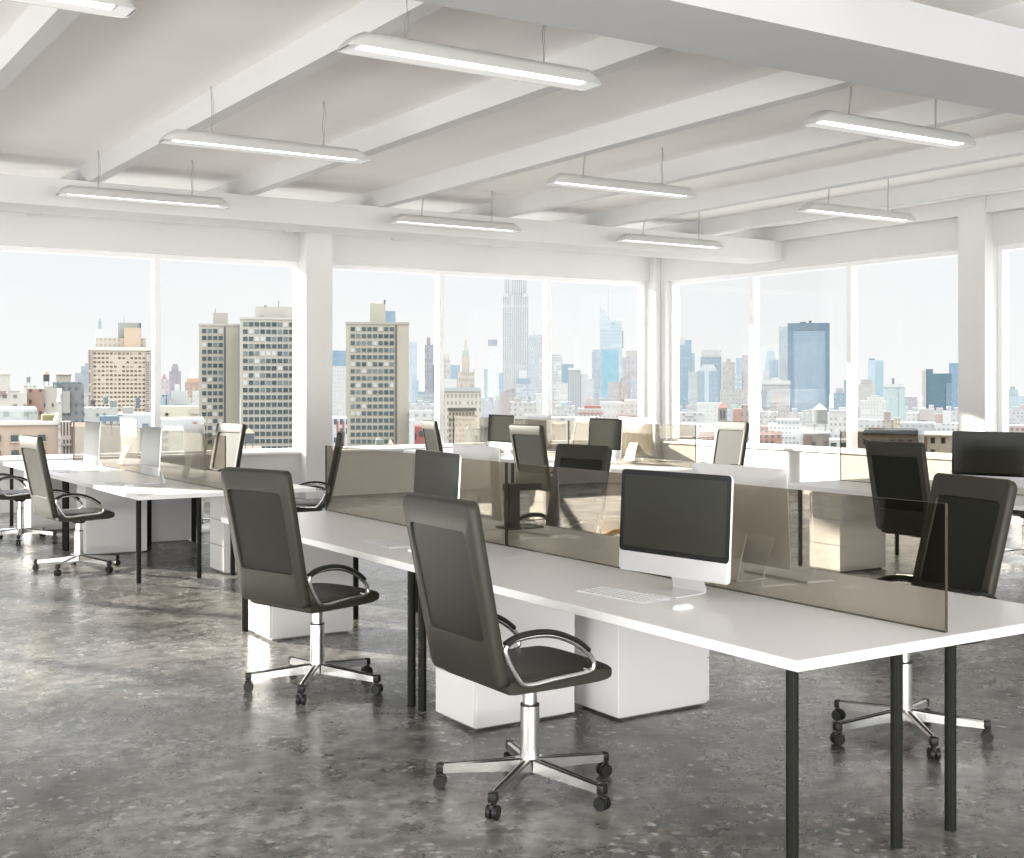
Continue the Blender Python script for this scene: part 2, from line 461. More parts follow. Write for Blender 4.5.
# ----------------------------------------------------------------- pendant lamps
def make_lamp():
    root = empty('pendant_light')
    L, W, H = 1.86, 0.24, 0.108
    mb = MB()
    rings = []
    n = 14
    def prof(w, h):
        return [(-w / 2 * math.cos(math.pi * k / n), h * math.sin(math.pi * k / n) ** 0.5) for k in range(n + 1)]
    for t in (0.0, 0.012, 0.035, 0.07, 0.12):
        s = min(1.0, (t / 0.12)) ** 0.5 if t > 0 else 0.05
        rings.append((-L / 2 + t, W * (0.62 + 0.38 * s), max(0.008, H * s)))
    rings = rings + [(-x, w, h) for x, w, h in reversed(rings)]
    def ring(x, w, h):
        outer = [(x, y, z) for y, z in prof(w, h)]
        return outer
    mb.loft([ring(*q) for q in rings], caps=True)
    # open the underside: drop the flat chord faces, then add the cavity walls
    bm = mb.bm
    bmesh.ops.recalc_face_normals(bm, faces=bm.faces)
    kill = [f for f in bm.faces if all(abs(v.co.z) < 1e-5 for v in f.verts)]
    bmesh.ops.delete(bm, geom=kill, context='FACES')
    mb.build('lamp_housing', M['lamp'], root, smooth=40)
    x0, x1, y0 = L / 2 - 0.015, L / 2 - 0.085, W / 2 - 0.001
    tr = MB()
    top = 0.022
    yt = 0.047
    A = [(-x0, -y0 * .93, .001), (x0, -y0 * .93, .001), (x0, y0 * .93, .001), (-x0, y0 * .93, .001)]
    Bq = [(-x1, -yt, top), (x1, -yt, top), (x1, yt, top), (-x1, yt, top)]
    tr.loft([A, Bq], caps=False)
    tr.quad(*Bq)
    tr.build('reflector', M['trough'], root)
    tu = MB(); tu.box(-x1 + .02, x1 - .02, -yt + .004, yt - .004, top - .008, top - .001, bevel=0.003, seg=1)
    tu.build('lit_tube', M['tube'], root)
    for s in (-1, 1):
        c = MB()
        top = CEIL - 3.668
        pts = smooth_path([(s * 0.51, 0, H - .004), (s * 0.51 + 0.004, 0.004, H + 0.09), (s * 0.51 - 0.010 * s, -0.004, H + 0.18), (s * 0.51 + 0.006, 0, top - 0.10), (s * 0.51, 0, top)], 5)
        c.tube(pts, 0.0035, 5)
        c.tube([p + Vector((0.012 * math.sin(3.1 * i / len(pts)) + .003, 0, 0)) for i, p in enumerate(pts)], 0.0022, 5)
        c.build('cable', M['cable'], root)
        k = MB().box(s * 0.51 - 0.03, s * 0.51 + 0.03, -0.018, 0.018, H - 0.006, H + 0.006, bevel=0.003, seg=1)
        k.build('cable_mount', M['lamp'], root)
    return root
lamp0 = make_lamp()
lamp_spots = [(4.12, 6.80, 'white pendant strip light over the near desk row, hung close to the broad beam'),
              (8.02, 6.80, 'white pendant strip light over the side aisle, hung below the broad beam'),
              (4.08, 10.18, 'white pendant strip light over the aisle between the two desk rows'),
              (7.95, 10.22, 'white pendant strip light in the middle of the ceiling'),
              (11.48, 10.25, 'white pendant strip light close to the side window wall column'),
              (4.05, 13.62, 'white pendant strip light over the sunny desk row by the wide window'),
              (8.0, 13.68, 'white pendant strip light before the beam and the white column'),
              (11.53, 13.72, 'white pendant strip light in the corner where the beam ends'),
              (1.02, 6.80, 'white pendant strip light over bare floor, only one end showing in the top corner')]
lamp_spots[4] = (11.48, 10.25, 'white pendant strip light close to the side window wall column')
for i, (x, y, lab) in enumerate(lamp_spots):
    o = lamp0 if i == 0 else copy_tree(lamp0)
    o.location = (x, y, 3.668)
    tag(o, lab, 'lamp', 'pendant strip lights')

# ----------------------------------------------------------------- desks
def desk(x0, x1, y0, y1, legs, label):
    root = empty('desk', (x0, y0, 0), label=label, cat='desk', group='white desks in rows')
    w, l = x1 - x0, y1 - y0
    MB().box(0, w, 0, l, 0.702, 0.74, bevel=0.002, seg=1).build('tabletop', M['desk'], root)
    for lx, ly in legs:
        mb = MB().cyl((lx - x0, ly - y0, 0), (lx - x0, ly - y0, 0.702), 0.0215, n=16)
        for a in (200, 230, 260):
            px, py = lx - x0 + 0.021 * math.cos(math.radians(a)), ly - y0 + 0.021 * math.sin(math.radians(a))
            mb.cyl((px, py, 0.004), (px, py, 0.70), 0.0025, n=6)
        mb.build('leg', M['leg'], root, smooth=50)
    return root

def two_rows(ox, y0, ym, y1, endin, labs):
    xs = (3.08 + ox, 3.898 + ox, 3.902 + ox, 4.70 + ox)
    lf = (3.097 + ox, 3.62 + ox); lb = (3.925 + ox, 4.43 + ox)
    desk(xs[0], xs[1], y0, ym - .001, [(lf[0], y0 + .04), (lf[1], y0 + .04), (lf[0], ym - .025), (lf[1], ym - .025)], labs[0])
    desk(xs[2], xs[3], y0, ym - .001, [(lb[0], y0 + .045), (lb[1], y0 + .045), (lb[0], ym - .05), (lb[1], ym - .05)], labs[1])
    desk(xs[0], xs[1], ym + .001, y1, [(lf[0], ym + .09), (lf[1], ym + .09), (lf[0], y1 - endin), (lf[1], y1 - endin)], labs[2])
    desk(xs[2], xs[3], ym + .001, y1, [(lb[0], ym + .06), (lb[1], ym + .06), (lb[0], y1 - endin), (lb[1], y1 - endin)], labs[3])
OX = 5.48
two_rows(0, 3.015, 5.675, 8.57, 0.42, ['white desk with the large dark computer and keyboard, its corner leg bare',
    'white desk behind the bronze glass, a dark chair pulled up at its far side',
    'white desk of the near row with the second olive chair drawn up to it',
    'white desk behind the glass holding the black angular stand'])
two_rows(0, 10.58, 13.12, 16.22, 0.42, ['sunlit white desk whose bare corner points at the open floor',
    'sunlit white desk behind the glass, its cabinet catching a patch of sun',
    'sunlit white desk at the window end of the bright row',
    'sunlit white desk at the window end, behind its glass screen'])
two_rows(OX, 3.1, 5.76, 8.66, 0.30, ['white desk of the shaded side row, running out of the picture',
    'white desk of the shaded side row, on the side towards the windows',
    'white desk with a cream drawer cabinet below and a wide dark monitor',
    'white desk by the side windows with a chair tucked behind it'])
two_rows(OX, 10.66, 13.2, 16.2, 0.42, ['white desk of the corner row with the keyboard near its open end',
    'white desk of the corner row facing the tilted white backed chair',
    'white desk of the corner row under the pale lit screen',
    'white desk of the corner row closest to the corner column'])

def glass_screen(x, y0, y1, label):
    root = empty('glass_screen', (x, y0, 0.742), label=label, cat='desk divider', group='bronze glass desk dividers')
    MB().box(-.005, .005, 0, y1 - y0, 0, 0.48).build('glass_panel', M['screen_glass'], root)
    for q in (-.003, y1 - y0):
        MB().box(-.006, .006, q, q + .003, 0, .48).build('edge_strip', M['glass_edge'], root)
    MB().box(-.0065, .0065, 0, y1 - y0, -.0015, .003).build('bottom_seal', M['glass_edge'], root)
    return root
glass_screen(3.90, 3.06, 6.10, 'bronze glass divider behind the large dark computer')
glass_screen(3.90, 6.115, 8.60, 'bronze glass divider on the second desk of the near row')
glass_screen(3.90, 10.74, 13.2, 'bronze glass divider at the open end of the sunlit row')
glass_screen(3.90, 13.21, 16.15, 'bronze glass divider at the window end of the sunlit row')
glass_screen(3.90 + OX, 3.14, 5.85, 'bronze glass divider on the shaded side row, mostly out of view')
glass_screen(3.90 + OX, 5.86, 8.60, 'bronze glass divider ending beside the cream drawer cabinet')
glass_screen(3.90 + OX, 10.74, 13.2, 'bronze glass divider ending near the tilted white backed chair')
glass_screen(3.90 + OX, 13.21, 16.15, 'bronze glass divider close to the corner column')

def pedestal(x0, y0, face, label, w=0.60, d=0.37):
    root = empty('drawer_cabinet', (x0 + w / 2, y0 + d / 2, 0), label=label, cat='cabinet', group='white under-desk drawer cabinets')
    h = 0.70
    t = 0.018
    MB().box(-w / 2 + (t if face < 0 else 0), w / 2 - (t if face > 0 else 0), -d / 2, d / 2, 0.012, h, bevel=0.003, seg=1).build('carcass', M['ped'], root)
    xs = (-w / 2, -w / 2 + t) if face < 0 else (w / 2 - t, w / 2)
    for k in range(3):
        z0 = 0.02 + k * (h - 0.02) / 3; z1 = z0 + (h - 0.02) / 3 - 0.005
        MB().box(xs[0], xs[1], -d / 2 + .002, d / 2 - .002, z0, z1, bevel=0.002, seg=1).build('drawer_front', M['ped'], root)
    MB().box(-w / 2 + .03, w / 2 - .03, -d / 2 + .03, d / 2 - .03, 0, 0.014).build('plinth', M['gap'], root)
    return root
peds = [(3.112, 5.17, -1, 'white drawer cabinet behind the chrome column of the chair at the large computer'),
        (3.82, 4.95, 1, 'white cabinet showing its plain back under the desk with the large computer'),
        (3.10, 7.72, -1, 'white drawer cabinet under the second desk of the near row, behind its chair'),
        (3.16, 12.60, -1, 'white drawer cabinet under the sunlit desk beside the olive chair'),
        (3.874, 10.70, -1, 'white drawer cabinet with a patch of sun near the sunlit row end'),
        (3.84, 13.25, 1, 'white cabinet in shade beneath the middle of the sunlit row'),
        (3.16, 15.05, -1, 'white drawer cabinet under the window end of the sunlit row'),
        (8.50, 7.80, -1, 'cream drawer cabinet with three drawers seen through the glass'),
        (8.62, 12.6, -1, 'white drawer cabinet under the corner row desk'),
        (9.36, 12.66, 1, 'white cabinet under the corner row, turned to the side windows')]
for p in peds: pedestal(*p)

# ----------------------------------------------------------------- office chair
BASE_PARTS = {'base_arm', 'caster', 'base_hub'}
def make_chair():
    root = empty('office_chair')
    # --- star base
    MB().cyl((0, 0, 0.075), (0, 0, 0.135), 0.043, 0.046, n=20).build('base_hub', M['plastic'], root, smooth=40)
    for k in range(5):
        a = math.radians(72 * k)
        R = Matrix.Rotation(a, 4, 'Z')
        ring = []
        for x, zc, w, h in ((0.035, 0.110, 0.048, 0.054), (0.12, 0.103, 0.042, 0.047), (0.36, 0.083, 0.034, 0.036)):
            pts = [(-w / 2, -h / 2), (w / 2, -h / 2), (w / 2, h / 2 - .006), (w / 2 - .007, h / 2), (-w / 2 + .007, h / 2), (-w / 2, h / 2 - .006)]
            ring.append([R @ Vector((x, y, zc + z)) for y, z in pts])
        arm = MB(); arm.loft(ring)
        ao = arm.build('base_arm', M['chrome'], root)
        MB().box(0.352, 0.388, -.0175, .0175, 0.062, 0.102, bevel=0.006, M=R).build('end_cap', M['plastic'], ao, smooth=50)
        MB().loft([[R @ Vector((x, y, z)) for y, z in ((-.0035, 0), (.0035, 0), (.0035, .002), (-.0035, .002))] for x, z in ()] or
                  [[R @ Vector((0.06, -.006, .1335)), R @ Vector((0.06, .006, .1335)), R @ Vector((0.06, .006, .1350)), R @ Vector((0.06, -.006, .1350))],
                   [R @ Vector((0.352, -.006, .1012)), R @ Vector((0.352, .006, .1012)), R @ Vector((0.352, .006, .1028)), R @ Vector((0.352, -.006, .1028))]]).build('groove_strip', M['plastic'], ao)
        c = MB()
        c.cyl((0.370, 0, 0.045), (0.370, 0, 0.066), 0.008, n=10)
        c.cyl((0.372, -.023, 0.0265), (0.372, -.004, 0.0265), 0.0265, n=20)
        c.cyl((0.372, .004, 0.0265), (0.372, .023, 0.0265), 0.0265, n=20)
        c.box(0.352, 0.392, -.010, .010, 0.030, 0.058, bevel=0.006)
        c2 = c
        bmesh.ops.transform(c2.bm, matrix=R, verts=c2.bm.verts)
        c2.build('caster', M['plastic'], root, smooth=40)
    # --- gas column
    MB().cyl((0, 0, 0.135), (0, 0, 0.352), 0.0405, 0.039, n=28).build('column_sleeve', M['chrome'], root, smooth=40)
    MB().cyl((0, 0, 0.350), (0, 0, 0.357), 0.0395, n=24).build('column_collar', M['plastic'], root, smooth=40)
    MB().cyl((0, 0, 0.355), (0, 0, 0.455), 0.030, n=24).build('column_piston', M['chrome'], root, smooth=40)
    mech = MB().box(-.13, .11, -.075, .075, 0.445, 0.470, bevel=0.008).cyl((0, 0, 0.425), (0, 0, 0.44), 0.05, 0.06, n=20)
    mech.build('tilt_mechanism', M['plastic'], root, smooth=40)
    # --- seat cushion
    s = MB()
    prof = [(-.27, .5), (-.24, .0), (-.05, -.0), (.12, .0), (.22, .0), (.275, .25), (.297, .6)]
    rings = []
    for i in range(21):
        t = i / 20
        y = -.255 + .51 * t
        e = max(0.0, abs(t - .5) * 2)
        hw = (1 - max(0, (e - .86) / .14) ** 2.4)
        zt = 0.538 + 0.008 * (1 - e ** 2); zb = 0.468
        zc = (zt + zb) / 2 - .004
        hh = (zt - zb) / 2 * (0.72 + 0.28 * hw)
        x0, x1 = -.265, .258 - 0.03 * e ** 10
        ring = []
        for k in range(28):
            a = 2 * math.pi * k / 28
            cx, sx = math.cos(a), math.sin(a)
            ex = 0.20
            X = (x0 + x1) / 2 + (x1 - x0) / 2 * math.copysign(abs(cx) ** ex, cx)
            Z = zc + hh * math.copysign(abs(sx) ** 0.45, sx)
            if X > .1: Z -= (X - .1) ** 2 * (0.25 if sx > 0 else -0.5)
            ring.append((X, y, Z))
        rings.append(ring)
    s.loft(rings)
    s.build('seat', M['leather'], root, smooth=60)
    # --- backrest: padded ring with a woven panel, leaning back
    H, W, T = 0.735, 0.550, 0.050
    lean = math.radians(12.3)
    B = Matrix.Translation((-.264, 0, 0.508)) @ Matrix.Rotation(-lean, 4, 'Y')
    def P(y, z, x):      # local: y width, z along the back, x thickness (rear negative)
        f = z / H
        y *= 1.0 - 0.04 * (1 - f) * 0.5
        x -= 0.018 * max(0, (f - .75) / .25) ** 2 * -1
        return B @ Vector((x, y, z))
    outer = [(y, z + H / 2) for y, z in rrect(W, H, 0.035, 5)]
    o2 = [(y, z + H / 2) for y, z in rrect(W - .022, H - .022, 0.028, 5)]
    zi0, zi1 = 0.185, 0.628
    inner = [(y, z + (zi0 + zi1) / 2) for y, z in rrect(0.445, zi1 - zi0, 0.028, 5)]
    i2 = [(y, z + (zi0 + zi1) / 2) for y, z in rrect(0.435, zi1 - zi0 - .010, 0.024, 5)]
    b = MB()
    b.loft([[P(y, z, -T + .012) for y, z in outer], [P(y, z, -T + .003) for y, z in [((a[0] + c[0]) / 2, (a[1] + c[1]) / 2) for a, c in zip(outer, o2)]],
            [P(y, z, -T) for y, z in o2], [P(y, z, -T) for y, z in inner], [P(y, z, -T + .010) for y, z in i2],
            [P(y, z, -.010) for y, z in i2], [P(y, z, 0) for y, z in inner], [P(y, z, 0) for y, z in o2],
            [P(y, z, -.003) for y, z in [((a[0] + c[0]) / 2, (a[1] + c[1]) / 2) for a, c in zip(outer, o2)]], [P(y, z, -.012) for y, z in outer]], caps=False, closed=True)
    back = b.build('backrest', M['leather'], root, smooth=35)
    mp = MB()
    i3 = [(y, z + (zi0 + zi1) / 2) for y, z in rrect(0.439, zi1 - zi0 - .006, 0.024, 5)]
    mp.loft([[P(y, z, -T + .009) for y, z in i3], [P(y, z, -.009) for y, z in i3]])
    mp.build('mesh_panel', M['mesh'], back)
    # bracket joining seat and back
    br = MB()
    br.tube(smooth_path([(-.06, 0, .462), (-.17, 0, .462), (-.235, 0, .478), (-.262, 0, .53)], 5), 0.03, 10, flat=0.3)
    br.build('back_bracket', M['chrome'], root, smooth=50)
    # --- arm loops
    for sgn in (-1, 1):
        y = sgn * 0.272
        loop = [(-.195, y, .510), (-.245, y, .555), (-.285, y, .625), (-.287, y, .668), (-.235, y, .690), (-.14, y, .696), (-.05, y, .682), (.04, y, .642), (.108, y, .588), (.125, y, .548), (.095, y, .526), (-.06, y, .516)]
        ar = MB().tube(smooth_path(loop, 5, closed=True), 0.0105, 8, closed=True).build('armrest', M['chrome'], root, smooth=60)
        top = [(-.292, y, .678), (-.235, y, .701), (-.14, y, .708), (-.05, y, .694), (.04, y, .655), (.096, y, .613)]
        MB().tube(smooth_path(top, 5), 0.019, 10, flat=0.62).build('arm_pad', M['plastic'], ar, smooth=60)
        MB().cyl((.10, y - sgn * .03, .53), (.10, y + sgn * .008, .53), 0.008, n=10).build('arm_bolt', M['chrome'], ar, smooth=40)
    return root

chair0 = make_chair()
CH = [  # x, y, facing degrees, base degrees, label
    (2.86, 4.30, 0, -2, 'dark olive office chair closest to the viewer, before the large dark computer'),
    (2.85, 6.40, 17, 17, 'dark olive office chair facing the second desk of the near row'),
    (2.87, 11.70, 5, 12, 'sunlit olive office chair at the corner desk of the bright row'),
    (2.88, 14.25, 2, 40, 'office chair at the edge of view, only its arms, seat and base showing'),
    (4.79, 4.00, 168, 24, 'dark office chair behind the glass end, turned to the large computer desk'),
    (5.10, 7.50, 190, 40, 'dark office chair at the back of the near row, half seen through glass'),
    (4.86, 11.40, 152, 10, 'office chair in profile by the white column, arms out'),
    (4.84, 14.15, 195, 30, 'sunlit chair leaning behind the glass end of the bright row, white topped'),
    (2.86 + OX, 6.72, 3, 10, 'dark office chair before the cream drawer cabinet of the side row'),
    (4.98 + OX, 7.30, 178, 5, 'office chair behind the side row, mostly hidden by a wide monitor'),
    (2.86 + OX, 12.05, 9, 20, 'grey lit office chair at the corner row, beside the dark chair seen through glass'),
    (2.84 + OX, 14.15, -10, 50, 'small distant office chair showing only its back above the glass'),
    (4.86 + OX, 11.62, 182, 15, 'white topped chair tilted back against the side windows'),
    (4.86 + OX, 14.70, 180, 35, 'distant dark chair back beside the pale lit screen of the corner row'),
]
CH[0] = CH[0][:4] + ('dark olive office chair drawn up before the large dark computer',)
chair_objs = []
for i, (x, y, f, bdeg, lab) in enumerate(CH):
    o = chair0 if i == 0 else copy_tree(chair0)
    o.location = (x, y, 0); o.rotation_euler.z = math.radians(f)
    for c in o.children:
        if c.name.split('.')[0] in BASE_PARTS: c.rotation_euler.z = math.radians(bdeg - f)
    tag(o, lab, 'chair', 'high-backed office chairs')
    if i == 4:      # this one is reclined further
        for c in o.children:
            if c.name.startswith('backrest'):
                Rm = Matrix.Rotation(math.radians(-3.5), 4, 'Y'); p = Vector((-.2, 0, .5))
                c.rotation_euler.y = math.radians(-3.5); c.location = p - Rm @ p + Vector((.055, 0, .012))
    chair_objs.append(o)

# ----------------------------------------------------------------- computers
def make_imac():
    root = empty('desktop_computer')
    W, H, Z0 = 0.65, 0.463, 0.078
    tilt = math.radians(3.0)
    B = Matrix.Translation((0, 0, Z0)) @ Matrix.Rotation(tilt, 4, 'Y')
    def P(x, y, z): return B @ Vector((x, y, z))
    out = [(y, z + H / 2) for y, z in rrect(W, H, 0.022, 5)]
    def scl(s, sz=None): 
        sz = s if sz is None else sz
        return [(y * s, (z - H / 2) * sz + H / 2) for y, z in out]
    b = MB()
    b.loft([[P(0, y, z) for y, z in scl(.992)], [P(.003, y, z) for y, z in out], [P(.010, y, z) for y, z in out],
            [P(.020, y, z) for y, z in scl(.90, .93)], [P(.032, y, z) for y, z in scl(.70, .75)], [P(.040, y, z) for y, z in scl(.40, .45)], [P(.042, y, z) for y, z in scl(.1)]])
    hs = b.build('housing', M['alu'], root, smooth=50)
    ch = 0.088
    bz = [(y, z + ch + (H - ch) / 2) for y, z in rrect(W - .004, H - ch - .002, 0.02, 5)]
    MB().loft([[P(-.0012, y, z) for y, z in bz], [P(.001, y, z) for y, z in bz]]).build('bezel', M['bezel'], root)
    sc = [(y, z + ch + (H - ch) / 2) for y, z in rrect(W - .050, H - ch - .050, 0.003, 2)]
    MB().loft([[P(-.0018, y, z) for y, z in sc], [P(-.001, y, z) for y, z in sc]]).build('screen', M['screen'], root)
    # stand: foot plate and bent leg
    st = MB()
    w = 0.19
    path = [(-.075, .004), (.02, .004), (.105, .004), (.122, .010), (.118, .03), (.088, .12), (.052, .21), (.038, .245)]
    path = [(p.x, p.z) for p in smooth_path([(x, 0, z) for x, z in path], 4)]
    rings = []
    for i, (x, z) in enumerate(path):
        ww = w * (1.0 - 0.12 * min(1, max(0, (z - .02) / .2)))
        j0, j1 = max(i - 1, 0), min(i + 1, len(path) - 1)
        tx, tz = path[j1][0] - path[j0][0], path[j1][1] - path[j0][1]
        l = math.hypot(tx, tz); nx, nz = -tz / l * .0035, tx / l * .0035
        rings.append([(x + nx, -ww / 2, z + nz), (x + nx, ww / 2, z + nz), (x - nx, ww / 2, z - nz), (x - nx, -ww / 2, z - nz)])
    st.loft(rings)
    st.build('stand', M['alu'], root, smooth=40)
    return root
imac0 = make_imac()
IM = [  # x of screen face, y, rotation (0 = screen faces -x), label
    (3.60, 4.285, 8, 'large silver computer with a dark screen before the glass divider'),
    (4.20, 4.47, 180, 'silver computer seen from behind through the bronze glass, beside the large one'),
    (3.58, 6.40, -6, 'silver computer rising just behind the back of the chair at the large computer'),
    (4.22, 6.93, 176, 'silver computer seen from behind beside the black angular stand'),
    (3.57, 11.90, -2, 'pale screened computer on the sunlit row, second from the window'),
    (4.24, 12.52, 180, 'white lit computer back with leaning stand at the sunlit row end'),
    (3.57, 14.05, -1, 'computer with a dark banded screen at the window end of the sunlit row'),
    (4.24, 14.85, 180, 'white lit computer back at the window end of the sunlit row'),
    (3.62 + OX, 6.70, 18, 'wide dark screened computer on the shaded side row'),
    (3.60 + OX, 12.05, 0, 'pale screened computer above a dark chair on the corner row'),
    (4.22 + OX, 12.2, 180, 'white lit computer back with a bright stand on the corner row'),
    (3.62 + OX, 14.42, 0, 'pale screened computer framed by the tall window, window end of corner row'),
    (4.22 + OX, 14.35, 180, 'white lit computer back peeping past the pale screen'),
]
KB = []
for i, (x, y, r, lab) in enumerate(IM):
    o = imac0 if i == 0 else copy_tree(imac0)
    o.location = (x, y, 0.7405); o.rotation_euler.z = math.radians(r)
    tag(o, lab, 'computer', 'silver desktop computers')

def make_keyboard():
    root = empty('keyboard')
    w, d = 0.43, 0.165
    # wedge case: low towards the user (-x), raised at the back
    MB().loft([[(-d / 2, -w / 2, 0.001), (d / 2, -w / 2, 0.001), (d / 2, -w / 2, 0.011), (-d / 2, -w / 2, 0.005)],
               [(-d / 2, w / 2, 0.001), (d / 2, w / 2, 0.001), (d / 2, w / 2, 0.011), (-d / 2, w / 2, 0.005)]]).build('case', M['keybase'], root)
    k = MB()
    for r in range(6):
        x = -d / 2 + .015 + r * .0270
        n = 14 if r else 8
        for c in range(n):
            wy = (w - .016) / n
            y = -w / 2 + .008 + c * wy
            z = 0.005 + (x + d / 2) / d * 0.006
            k.box(x - .0105, x + .0105, y + .0015, y + wy - .0015, z - .001, z + .0025)
    k.build('keys', M['key'], root)
    return root
kb0 = make_keyboard()
def make_mouse():
    b = MB()
    rings = []
    for i in range(9):
        t = i / 8
        x = -.055 + .11 * t
        s = math.sqrt(max(0.02, 1 - (2 * t - 1) ** 4))
        rings.append([(x, .029 * s * math.cos(a), max(0.0, .020 * s * (0.75 + .25 * math.sin(math.pi * t)) * math.sin(a) ** .8)) for a in [math.pi * j / 10 for j in range(11)]])
    b.loft(rings)
    return b.build('computer_mouse', M['mouse'], None, smooth=60)
ms0 = make_mouse()
KBS = [(3.39, 4.37, 6, 'white keyboard before the large dark computer', 3.415, 3.99, 'white mouse beside the keyboard of the large computer'),
       (4.41, 4.38, 180, 'keyboard behind the glass near the silver computer back', 4.44, 4.80, 'mouse hidden behind the large computer'),
       (3.37, 6.55, -6, 'white keyboard on the second desk of the near row', 3.36, 6.20, 'white mouse by the keyboard on the second near desk'),
       (4.42, 6.46, 180, 'grey keyboard at the foot of the black angular stand', 4.36, 6.28, 'white mouse past the black angular stand, seen through glass'),
       (3.30, 11.95, 0, 'white keyboard on the sunlit corner desk', 3.31, 11.62, 'white mouse on the sunlit corner desk'),
       (3.30, 14.1, 0, 'white keyboard at the window end of the sunlit row', 3.31, 13.76, 'white mouse at the window end of the sunlit row'),
       (3.36 + OX, 6.8, 5, 'white keyboard under the wide dark screened computer', 3.38 + OX, 6.42, 'white mouse by the wide dark screened computer'),
       (4.42 + OX, 11.95, 180, 'silver keyboard near the open end of the corner row, behind the white computer back', 4.40 + OX, 11.55, 'white mouse near the open end of the corner row'),
       (3.32 + OX, 12.1, 0, 'white keyboard under the pale screen above the dark chair', 3.34 + OX, 11.72, 'white mouse under the pale screen above the dark chair'),
       (3.34 + OX, 14.4, 0, 'white keyboard under the pale screen at the window end', 3.36 + OX, 14.0, 'white mouse under the pale screen at the window end')]
for i, (x, y, r, lab, mx, my, ml) in enumerate(KBS):
    o = kb0 if i == 0 else copy_tree(kb0)
    o.location = (x, y, 0.740); o.rotation_euler.z = math.radians(r)
    tag(o, lab, 'keyboard', 'white keyboards')
    o = ms0 if i == 0 else copy_tree(ms0)
    o.location = (mx, my, 0.7405); o.rotation_euler.z = math.radians(r)
    tag(o, ml, 'mouse', 'white computer mice')

mt = MB().box(-1.05, 1.05, -.68, .68, 0, .003, bevel=.001, seg=1).build('floor_mat', M['mat'], None, loc=(9.5, 11.90, 0.0))
tag(mt, 'flat amber mat lying on the floor under the corner row desk', 'mat')
# black angular stand on the desk behind the glass
st = empty('device_stand', (4.47, 6.84, 0.7405), math.radians(0), 'black angular stand on the desk behind the glass', 'stand')
MB().box(-.13, .13, -.09, .09, 0, .014, bevel=.003).build('foot_plate', M['plastic'], st)
MB().box(-.10, -.02, -.035, .035, .014, .285, bevel=.003).build('upright', M['plastic'], st)
MB().box(-.10, .14, -.05, .05, .245, .29, bevel=.004).build('shelf', M['plastic'], st)

# ----------------------------------------------------------------- city outside
GROUND = -38.0
def spot(px, D): return FWD * D + RGT * ((px - 512) * D / FOC)
def zat(py, D): return EYE + D * (HOR - py) / FOC
struct(MB().box(-900, 4500, 22, 4500, GROUND - 1, GROUND).box(22, 4500, -1500, 22, GROUND - 1, GROUND), 'street_ground', principled('pale_hazy_ground', (0.4, 0.4, 0.39), 0.9, spec=0.1, noise=0.03, nscale=0.02), 'hazy ground far below between the buildings')

def pit(p, D):
    f = 0.72 if D < 112 else (0.5 if D < 700 else 0.75)
    return tuple(v if v >= 15 or v < .5 else v * f for v in p)
def building(name, x0, x1, yt, D, wall, win=(120, 130, 138), pitch=(3.2, 3.4), w=0.55, h=0.5, bl=0.2, label='', cat='building', group=None, turn=0.0, depth=None, base=GROUND, blind=None, body='facade'):
    """one building: pixel columns and roof row at distance D give its real place, width and height"""
    c = spot((x0 + x1) / 2, D)
    wid = (x1 - x0) * D / FOC
    dep = depth or max(8.0, wid * 0.7)
    th = math.atan(((x0 + x1) / 2 - 512) / FOC); wid *= math.cos(th)
    root = empty(name, (c.x, c.y, base), -YAW - th + math.radians(turn), label, cat, group)
    top = zat(yt, D) - base
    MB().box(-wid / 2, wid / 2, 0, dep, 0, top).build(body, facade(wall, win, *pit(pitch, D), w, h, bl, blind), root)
    root['_D'] = D; root['_x'] = (x0 + x1) / 2; root['_b'] = base; root['_dep'] = dep; root['_c'] = math.cos(th)
    return root
def part(root, name, x0, x1, yt, yb, col, win=None, pitch=(3, 3.2), w=.5, h=.5, dy=(0.0, None), shape='box', bl=0.15):
    D = root['_D']; k = D / FOC
    q = root['_c']; a0, a1 = (x0 - root['_x']) * k * q, (x1 - root['_x']) * k * q
    z0, z1 = zat(yb, D) - root['_b'], zat(yt, D) - root['_b']
    d0 = dy[0]; d1 = dy[1] if dy[1] is not None else d0 + (a1 - a0)
    mat = facade(col, win, *pit(pitch, D), w, h, bl) if win else plain(col)
    mb = MB()
    cx, cy = (a0 + a1) / 2, (d0 + d1) / 2
    if shape == 'box': mb.box(a0, a1, d0, d1, z0, z1)
    elif shape == 'cyl': mb.cyl((cx, cy, z0), (cx, cy, z1), (a1 - a0) / 2, n=20)
    elif shape == 'cone': mb.cyl((cx, cy, z0), (cx, cy, z1), (a1 - a0) / 2, 0.02, n=20)
    elif shape == 'pyr':
        mb.loft([[(a0, d0, z0), (a1, d0, z0), (a1, d1, z0), (a0, d1, z0)], [(cx - .05, cy - .05, z1), (cx + .05, cy - .05, z1), (cx + .05, cy + .05, z1), (cx - .05, cy + .05, z1)]])
    elif shape == 'taper':
        q = 0.6
        mb.loft([[(a0, d0, z0), (a1, d0, z0), (a1, d1, z0), (a0, d1, z0)], [(cx + (x - cx) * q, cy + (y - cy) * q, z1) for x, y in ((a0, d0), (a1, d0), (a1, d1), (a0, d1))]])
    elif shape == 'wedgeR':   # roof falling to the right
        mb.loft([[(a0, d0, z0), (a1, d0, z0), (a1, d0, z0 + .1), (a0, d0, z1)], [(a0, d1, z0), (a1, d1, z0), (a1, d1, z0 + .1), (a0, d1, z1)]])
    elif shape == 'wedgeL':
        mb.loft([[(a0, d0, z0), (a1, d0, z0), (a1, d0, z1), (a0, d0, z0 + .1)], [(a0, d1, z0), (a1, d1, z0), (a1, d1, z1), (a0, d1, z0 + .1)]])
    return mb.build(name, mat, root, smooth=40 if shape in ('cyl', 'cone') else None)
